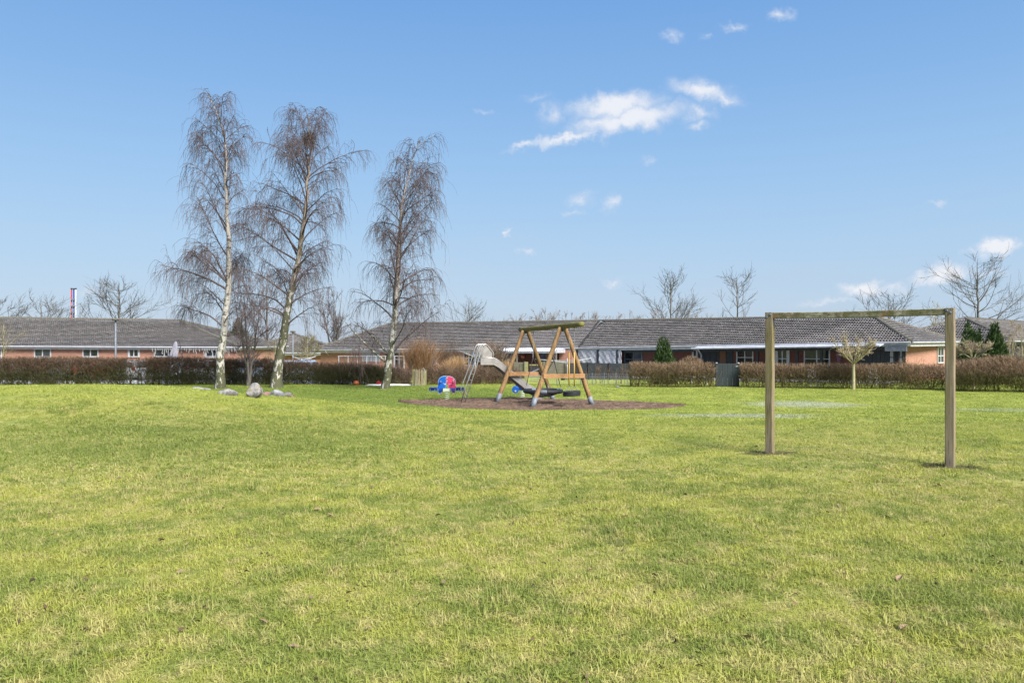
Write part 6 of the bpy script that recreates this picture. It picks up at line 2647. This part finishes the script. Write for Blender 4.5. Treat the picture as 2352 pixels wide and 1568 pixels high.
# open wire gate frame
gt = root('wire_gate', wp(1229, 40), 'greenish wooden gate frame with wire mesh behind the slide', 'gate')
for p, w_ in ((1209.5, .16), (1243.5, .1)):
    q = wp(p, 40)
    mb = MB()
    mb.box((q.x, q.y, (q.z + zat(833, 40)) / 2), (w_, .1, zat(833, 40) - q.z + .1))
    mb.build('post', M['green_post'], gt)
x0, x1 = xat(1216, 40), xat(1240, 40)
for y in (838, 858, 876):
    mb = MB()
    mb.box(((x0 + x1) / 2, 40, zat(y, 40)), (x1 - x0, .05, .07))
    mb.build('rail', M['green_post'], gt)
mb = MB()
for i in range(7):
    x = x0 + (x1 - x0) * (i + .5) / 7
    mb.tube([(x, 40.03, zat(838, 40)), (x, 40.03, zat(876, 40))], .006, 4)
for i in range(8):
    z = zat(839 + i * 4.7, 40)
    mb.tube([(x0, 40.03, z), (x1, 40.03, z)], .006, 4)
tag(mb.build('wire_mesh', M['galv'], gt), kind='stuff')
mb = MB()
mb.tube([(xat(1215, 40.2), 39.9, zat(857, 40)), (xat(1241, 40), 39.9, zat(846, 40))], .04, 8)
tag(mb.build('metal_tube', M['galv'], origin=(xat(1228, 40), 39.9, zat(851, 40))), 'pale metal tube leaning across the wire gate', 'pipe')

# thin wire fence along the lawn edge
wf = root('wire_fence', wp(1345, 39.2), 'low thin wire fence along the garden between gate and hedge', 'fence')
for i, p in enumerate(np.linspace(1252, 1442, 8)):
    q = wp(p, 39.3)
    mb = MB()
    mb.tube([(q.x, q.y, q.z - .1), (q.x, q.y, q.z + .62)], .018, 5)
    mb.build('post', M['grey_paint'], wf)
mb = MB()
for k in range(6):
    pts = [Vector((xat(p, 39.25), 39.25, hz(xat(p, 39.25), 39.25) + .06 + .1 * k)) for p in np.linspace(1252, 1444, 16)]
    mb.tube(pts, .005, 3)
for p in np.linspace(1252, 1444, 46):
    q = Vector((xat(p, 39.25), 39.25, hz(xat(p, 39.25), 39.25)))
    mb.tube([q + Vector((0, 0, .03)), q + Vector((0, 0, .58))], .004, 3)
tag(mb.build('wire_mesh', M['grey_paint'], wf), kind='stuff')

# stake gate
sg = root('stake_gate', wp(963.5, 38.9), 'small gate of thin pale vertical stakes left of the seesaw', 'gate')
rs = random.Random(9)
for i in range(11):
    p = 953 + i * 2.15
    if i == 6:
        continue
    q = wp(p, 38.9)
    top = zat(848.5 + rs.uniform(-1, 1.2), 38.9)
    mb = MB()
    mb.tube([(q.x, q.y, q.z + .0), (q.x + rs.uniform(-.01, .01), q.y, top)], .016, 6)
    mb.build('stake', M['stake'], sg)
for p, yt in ((950, 850), (977.5, 852)):
    q = wp(p, 39.0)
    mb = MB()
    mb.box((q.x, q.y, (q.z + zat(yt, 39)) / 2), (.09, .09, zat(yt, 39) - q.z + .1))
    mb.build('post', M['green_post'], sg)
for y in (854, 877):
    mb = MB()
    mb.box((xat(963.7, 39), 38.95, zat(y, 38.95)), (.5, .03, .05))
    mb.build('rail', M['stake'], sg)
mb = MB()
mb.tube([(xat(969, 38.9), 38.88, zat(847, 38.9)), (xat(973, 38.9), 38.85, zat(844.5, 38.9)), (xat(976, 38.9), 38.88, zat(851, 38.9)), (xat(977, 38.9), 38.88, zat(856, 38.9))], .013, 5)
mb.build('tie', M['white_plastic'], sg)

# dark garden gate
gg = root('garden_gate', wp(1671, 37.6), 'dark green boarded garden gate between the two clipped hedges', 'gate')
zb = hz(xat(1671, 37.6), 37.6)
zt = zat(834.5, 37.6)
x0, x1 = xat(1647.5, 37.6), xat(1694.5, 37.6)
nbd = 8
for i in range(nbd):
    a, b = x0 + (x1 - x0) * i / nbd, x0 + (x1 - x0) * (i + 1) / nbd
    mb = MB()
    mb.box(((a + b) / 2, 37.6 + .006 * (i % 2), (zb + .02 + zt) / 2), (b - a - .008, .022, zt - zb - .02))
    mb.build('board', M['green_black'], gg)
for p in (1645.8, 1696.2):
    q = Vector((xat(p, 37.6), 37.62, 0))
    mb = MB()
    mb.box((q.x, q.y, (zb - .1 + zt + .01) / 2), (.08, .08, zt - zb + .11))
    mb.build('post', M['green_black'], gg)
    mb = MB()
    mb.lathe([(.06, 0), (.06, .02), (.03, .035), (.001, .04)], (q.x, q.y, zt + .01), 10)
    mb.build('post_cap', M['white_plastic'], gg)
mb = MB()
mb.box((xat(1692, 37.6), 37.57, zat(841, 37.6)), (.1, .025, .02))
mb.tube([(xat(1690, 37.6), 37.58, zat(841.5, 37.6)), (xat(1690, 37.6), 37.55, zat(842.5, 37.6))], .012, 6)
mb.build('latch', M['white_plastic'], gg)


# ------------------------------------------------------------------ rotary dryers, railing, lamp posts
def dryer(p, d, ytop, yhub, arms, label, m='white_plastic', foot=None, lines=True):
    b = wp(p, d)
    t = root('rotary_dryer', (b.x, b.y, b.z), label, 'clothes dryer')
    MB().tube([(b.x, d, b.z - .1), (b.x, d, zat(ytop, d))], .024, 8).build('pole', M[m], t, smooth=True)
    tips = []
    hub = Vector((b.x, d, zat(yhub, d)))
    MB().lathe([(.05, -.05), (.06, 0), (.05, .06)], hub, 10).build('hub', M[m], t)
    for (px, y, dy_) in arms:
        e = Vector((xat(px, d + dy_), d + dy_, zat(y, d + dy_)))
        MB().tube([hub, e], .02, 6).build('arm', M[m], t, smooth=True)
        tips.append(e)
    if lines:
        mb = MB()
        for f in (.45, .62, .8, .97):
            pts = [hub.lerp(e, f) for e in tips]
            mb.tube(pts, .005, 3, closed=True)
        tag(mb.build('line', M[m], t), kind='stuff')
    return t


dryer(693, 52, 824, 827, [(671, 818, -.3), (715, 823.5, -1.3), (726, 818, .4), (686, 824, 1.2)], 'white rotary clothes dryer behind the hedge near the second lamp post')
dryer(1092, 47.5, 812, 820, [(1051, 804.5, -.2), (1100, 812, -1.2), (1118, 806, .5), (1085, 808, 1.3)], 'grey blue rotary dryer behind the slide ladder', 'gutter')
dryer(1303, 47, 822.5, 833, [(1229, 824.5, -.4), (1318, 831, -1.5), (1358, 822, .4), (1288, 827, 1.5)], 'white rotary dryer with spread arms behind the swing', 'gutter')

rl = root('garden_railing', (xat(852, 50), 50, hz(xat(852, 50), 50)), 'pale metal garden railing with thin uprights before the middle row house', 'railing')
MB().tube([(xat(776, 50), 50, zat(817.8, 50)), (xat(929, 50), 50, zat(817.8, 50))], .02, 6).build('rail', M['gutter'], rl)
for i, p in enumerate(np.linspace(778, 928, 22)):
    x = xat(p, 50)
    mb = MB()
    mb.tube([(x, 50, hz(x, 50) - .05), (x, 50, zat(817.8, 50))], .014 if i % 3 else .024, 5)
    mb.build('upright', M['cap'] if i % 3 else M['gutter'], rl)


def lamp_post(p, d, ytop, label, r=.052):
    b = wp(p, d)
    t = root('lamp_post', b, label, 'lamp post')
    z = zat(ytop, d)
    MB().tube([(b.x, d, b.z - .1), (b.x, d, b.z + 1.0), (b.x, d, z)], [r * 1.15, r * 1.1, r * .9], 10).build('pole', M['galv'], t, smooth=True)
    MB().lathe([(.05, -.02), (.2, .02), (.22, .06), (.18, .1), (.02, .14)], (b.x, d, z), 14).build('lamp_head', M['cap'], t, smooth=True)
    return t


lamp_post(265.5, 45, 736, 'grey lamp post in front of the left house roof')
lamp_post(672.7, 60, 763, 'thin grey lamp post in front of the small outbuilding', .045)

# folded parasol
b = wp(404, 54.5)
ps = root('garden_parasol', b, 'folded grey parasol on a dark stand before the left house windows', 'parasol')
mb = MB()
zt = zat(783, 54.5)
prof = [(.02, zt - b.z), (.09, zt - b.z - .12), (.12, zt - b.z - .3), (.2, zt - b.z - .7), (.29, zt - b.z - 1.08), (.24, zt - b.z - 1.15)]
vs, fs = [], []
n = 20
for (r, z) in prof:
    for k in range(n):
        a = 2 * math.pi * k / n
        q = r * (1 + .28 * math.cos(5 * a)) * (1 if z > .3 else 1)
        lean = (zt - b.z - z) * -.17
        vs.append((b.x + lean + q * math.cos(a), b.y + q * math.sin(a) * .7, b.z + z))
for i in range(len(prof) - 1):
    for k in range(n):
        fs.append((i * n + k, i * n + (k + 1) % n, (i + 1) * n + (k + 1) % n, (i + 1) * n + k))
mb.add(vs, fs)
mb.build('canopy', M['cloth_grey'], ps, smooth=True)
mb = MB()
mb.tube([(b.x + .45, b.y, b.z - .05), (b.x + .42, b.y, b.z + 1.75), (b.x + .2, b.y, zt + .1), (b.x, b.y, zt)], .03, 8)
mb.build('stand', M['black_paint'], ps, smooth=True)

# works chimney far behind
d = 150
b = wp(168, d)
ch = root('chimney_group', b, 'tall red, blue and white chimney pipes far behind the left house', 'chimney')
for (p, m, y) in ((164.3, 'red_paint', 664), (169.3, 'navy_panel', 664.5), (174.0, 'gutter', 664)):
    x = xat(p, d)
    MB().tube([(x, d, b.z - .2), (x, d, zat(y, d))], .125, 10).build('pipe', M[m], ch, smooth=True)
    MB().tube([(x, d, zat(y, d) - .05), (x, d, zat(y - 2, d) + .05)], .17, 10).build('pipe_rim', M['black_paint'], ch)
for y in (688, 703, 718):
    MB().box((xat(169.5, d), d - .1, zat(y, d)), (.7, .5, .22)).build('collar', M['grey_paint'], ch)


# ------------------------------------------------------------------ parked cars behind the long hedge
def loft(secs):
    """secs: list of (y, [(x, z)...]) closed rings"""
    mb = MB()
    n = len(secs[0][1])
    vs = [(x, y, z) for (y, r) in secs for (x, z) in r]
    fs = []
    for i in range(len(secs) - 1):
        for k in range(n):
            fs.append((i * n + k, (i + 1) * n + k, (i + 1) * n + (k + 1) % n, i * n + (k + 1) % n))
    fs.append(tuple(range(n)))
    fs.append(tuple((len(secs) - 1) * n + k for k in range(n - 1, -1, -1)))
    mb.add(vs, fs)
    return mb


def ring(w, z0, z1, bev=.12, tw=1.0):
    h = w / 2
    return [(-h + bev * .5, z0), (h - bev * .5, z0), (h, z0 + bev), (h, z1 - bev), (h * tw - bev * .6, z1), (-h * tw + bev * .6, z1), (-h, z1 - bev), (-h, z0 + bev)]


def make_car():
    """small hatchback standing on its foot point, tail towards -y"""
    t = root('parked_car', (0, 0, 0), 'car', 'car', 'cars parked behind the long hedge')
    ORG[t.name] = Vector((0, 0, 0))
    body = loft([(-1.86, ring(1.35, .32, .62)), (-1.8, ring(1.5, .24, .84)), (-1.5, ring(1.58, .2, .9)), (-.6, ring(1.6, .18, .9)), (.7, ring(1.6, .18, .88)), (1.35, ring(1.56, .2, .8)), (1.75, ring(1.46, .24, .7)), (1.88, ring(1.25, .32, .55))])
    body.build('body', M['car_white'], t, smooth=False)
    cab = loft([(-1.74, ring(1.42, .86, .9, .02)), (-1.5, ring(1.32, .86, 1.36, .09, .96)), (-1.1, ring(1.28, .86, 1.43, .1, .93)), (0.1, ring(1.28, .86, 1.42, .1, .93)), (.55, ring(1.3, .86, 1.3, .1, .95)), (1.05, ring(1.4, .86, .92, .02))])
    cab.build('cabin', M['car_white'], t)
    mb = MB()
    mb.add([(-.56, -1.75, .93), (.56, -1.75, .93), (.5, -1.55, 1.3), (-.5, -1.55, 1.3), (-.56, -1.72, .93), (.56, -1.72, .93), (.5, -1.52, 1.3), (-.5, -1.52, 1.3)],
           [(0, 1, 2, 3), (7, 6, 5, 4), (0, 4, 5, 1), (1, 5, 6, 2), (2, 6, 7, 3), (3, 7, 4, 0)])
    mb.build('rear_window', M['glass'], t)
    for s in (-1, 1):
        mb = MB()
        mb.add([(s * .70, -1.3, .93), (s * .70, .75, .93), (s * .645, .4, 1.28), (s * .635, -1.2, 1.34)], [(0, 1, 2, 3)] if s > 0 else [(3, 2, 1, 0)])
        mb.build('side_window', M['glass'], t)
        mb = MB()
        mb.box((s * .66, -1.77, .86), (.16, .1, .3))
        mb.build('tail_lamp', M['tail'], t)
        for y in (-1.2, 1.2):
            mb = MB()
            mb.tube([(s * .66, y, .28), (s * .82, y, .28)], .285, 18)
            wh = mb.build('wheel', M['rubber'], t)
            mb = MB()
            mb.tube([(s * .81, y, .28), (s * .826, y, .28)], .17, 14)
            mb.build('rim', M['galv'], wh)
    mb = MB()
    mb.box((0, -1.87, .36), (1.4, .06, .18))
    mb.build('bumper', M['grey_paint'], t)
    mb = MB()
    mb.box((0, -1.885, .62), (.5, .02, .11))
    mb.build('number_plate', M['plate'], t)
    return t


car = make_car()
spots = [(313, 48.6, 'car_white', 'white hatchback seen from behind through the long hedge', 1.0, 0), (222, 49.2, 'red_paint', 'red car behind the long hedge, left of the lamp post', 1.0, 0), (158, 49.0, 'car_silver', 'silver car with a pale roof left of the red car', 1.0, .05),
         (410, 49.6, 'car_silver', 'dark windowed silver car behind the hedge below the parasol', 1.0, math.pi), (470, 49.0, 'car_white', 'white car behind the hedge left of the first birch', 1.0, .1), (575, 48.4, 'car_blue', 'pale blue car behind the hedge between the first two birches', 1.0, 0),
         (655, 48.8, 'car_white', 'white car behind the hedge right at the middle birch trunk', 1.0, -.1), (705, 49.3, 'car_blue', 'bluish car behind the hedge right of the middle birch', 1.0, .06), (40, 49.2, 'car_silver', 'silver car behind the far left end of the hedge', 1.0, 0)]
for i, (p, d, m, lab, k, rz) in enumerate(spots):
    q = wp(p, d)
    q.z += .02
    c = car if i == 0 else copy_tree(car, q, rz)
    c.location = q
    c.rotation_euler = (0, 0, rz)
    c.scale = (.9, .9, .85)
    c['label'] = lab
    if i:
        for ch_ in c.children:
            if ch_.name.split('.')[0] in ('body', 'cabin'):
                ch_.data = ch_.data.copy()
                ch_.data.materials.clear()
                ch_.data.materials.append(M[m])

# ------------------------------------------------------------------ small garden things
b = wp(1293, 47.6)
pt_ = root('plant_pot', b, 'dark glazed plant pot at the foot of the right rotary dryer', 'plant pot')
MB().lathe([(.1, 0), (.17, .18), (.19, .32), (.2, .34), (.17, .34), (.16, .3)], b, 14).build('pot', M['pot'], pt_, smooth=True)
b = wp(818, 39.4)
o = MB().lathe([(.1, 0), (.16, .1), (.12, .2), (.05, .24)], b, 12).build('toy_bucket', M['orange_toy'], origin=tuple(b))
tag(o, 'orange plastic toy at the foot of the dark hedge', 'toy')
b = wp(870, 39.3)
o = MB().lathe([(.1, 0), (.15, .1), (.15, .14), (.06, .22), (.01, .23)], b, 12).build('toy_ball', M['red_paint'], origin=tuple(b))
tag(o, 'small red toy by the snow strip left of the third birch', 'toy')
b = wp(1640, 39.2)
bn = root('garden_bench', wp(1605, 39.8), 'low pale garden bench glimpsed through the short clipped hedge', 'bench')
q = wp(1605, 39.8)
MB().box((q.x, q.y, q.z + .42), (.9, .3, .04)).build('seat', M['fleece'], bn)
for s in (-.38, .38):
    MB().box((q.x + s, q.y, q.z + .2), (.05, .28, .4)).build('leg', M['fleece'], bn)
for k, (p, lab) in enumerate(((1868, 'white garden chair behind the long clipped hedge, left of the pruned tree'), (2008, 'white garden chair behind the long clipped hedge, right of the pruned tree'))):
    q = wp(p, 38.2)
    cchair = root('garden_chair', q, lab, 'chair', 'white garden chairs behind the hedge')
    MB().box((q.x, q.y, q.z + .42), (.45, .42, .035)).build('seat', M['white_plastic'], cchair)
    for i in range(5):
        MB().box((q.x - .18 + .09 * i, q.y + .2, q.z + .66), (.05, .025, .46)).build('back_slat', M['white_plastic'], cchair)
    for sx in (-.19, .19):
        for sy in (-.17, .17):
            MB().box((q.x + sx, q.y + sy, q.z + .2), (.035, .035, .4)).build('leg', M['white_plastic'], cchair)

# crumbs of soil and plant litter lying in the turf
rg = np.random.default_rng(41)
nl = 900
yy = 2.8 + 26 * rg.random(nl) ** 1.6
xx = rg.uniform(-.7, .7, nl) * yy
cl = rg.random(nl) < .6
xx[cl] = np.round(xx[cl] * 1.1) / 1.1 + rg.normal(0, .07, cl.sum())
zz_ = H(xx, yy) + rg.uniform(.008, .03, nl)
dd = rg.normal(size=(nl, 3))
dd[:, 2] *= .25
ln = rg.uniform(.012, .04, nl)[:, None]
Pn = np.stack([np.stack([xx, yy, zz_], -1) - unit(dd) * ln / 2, np.stack([xx, yy, zz_ + .006], -1), np.stack([xx, yy, zz_], -1) + unit(dd) * ln / 2], 1)
V_, Q_ = ribbons(Pn, np.repeat(rg.uniform(.006, .02, nl)[:, None], 3, 1), rg)
tag(np_mesh('turf_litter', V_, Q_, M['crumb']), 'dark crumbs of soil and dead bits scattered in the turf', 'litter', kind='stuff')

# fallen leaves in the foreground turf
lf = bpy.data.meshes.new('leaf')
lv = [(-.03, 0, 0), (-.018, .014, .006), (0, .02, .009), (.02, .013, .004), (.034, 0, .0), (.02, -.013, .006), (0, -.019, .01), (-.018, -.014, .005), (0, 0, -.003)]
lf.from_pydata(lv, [], [(8, i, (i + 1) % 8) for i in range(8)])
lf.materials.append(M['leaf'])
lr_ = random.Random(17)
for i in range(60):
    y = 3.3 + 11 * lr_.random() ** 1.5
    x = lr_.uniform(-.68, .68) * y
    o = bpy.data.objects.new('fallen_leaf', lf)
    COL.objects.link(o)
    k = lr_.uniform(.5, 1.15)
    o.scale = (k, k, k)
    o.location = (x, y, hz(x, y) + .026)
    o.rotation_euler = (lr_.uniform(-.5, .5), lr_.uniform(-.5, .5), lr_.uniform(0, 6.3))
    tag(o, 'small curled brown leaf lying in the foreground grass', 'leaf', 'fallen leaves on the lawn')
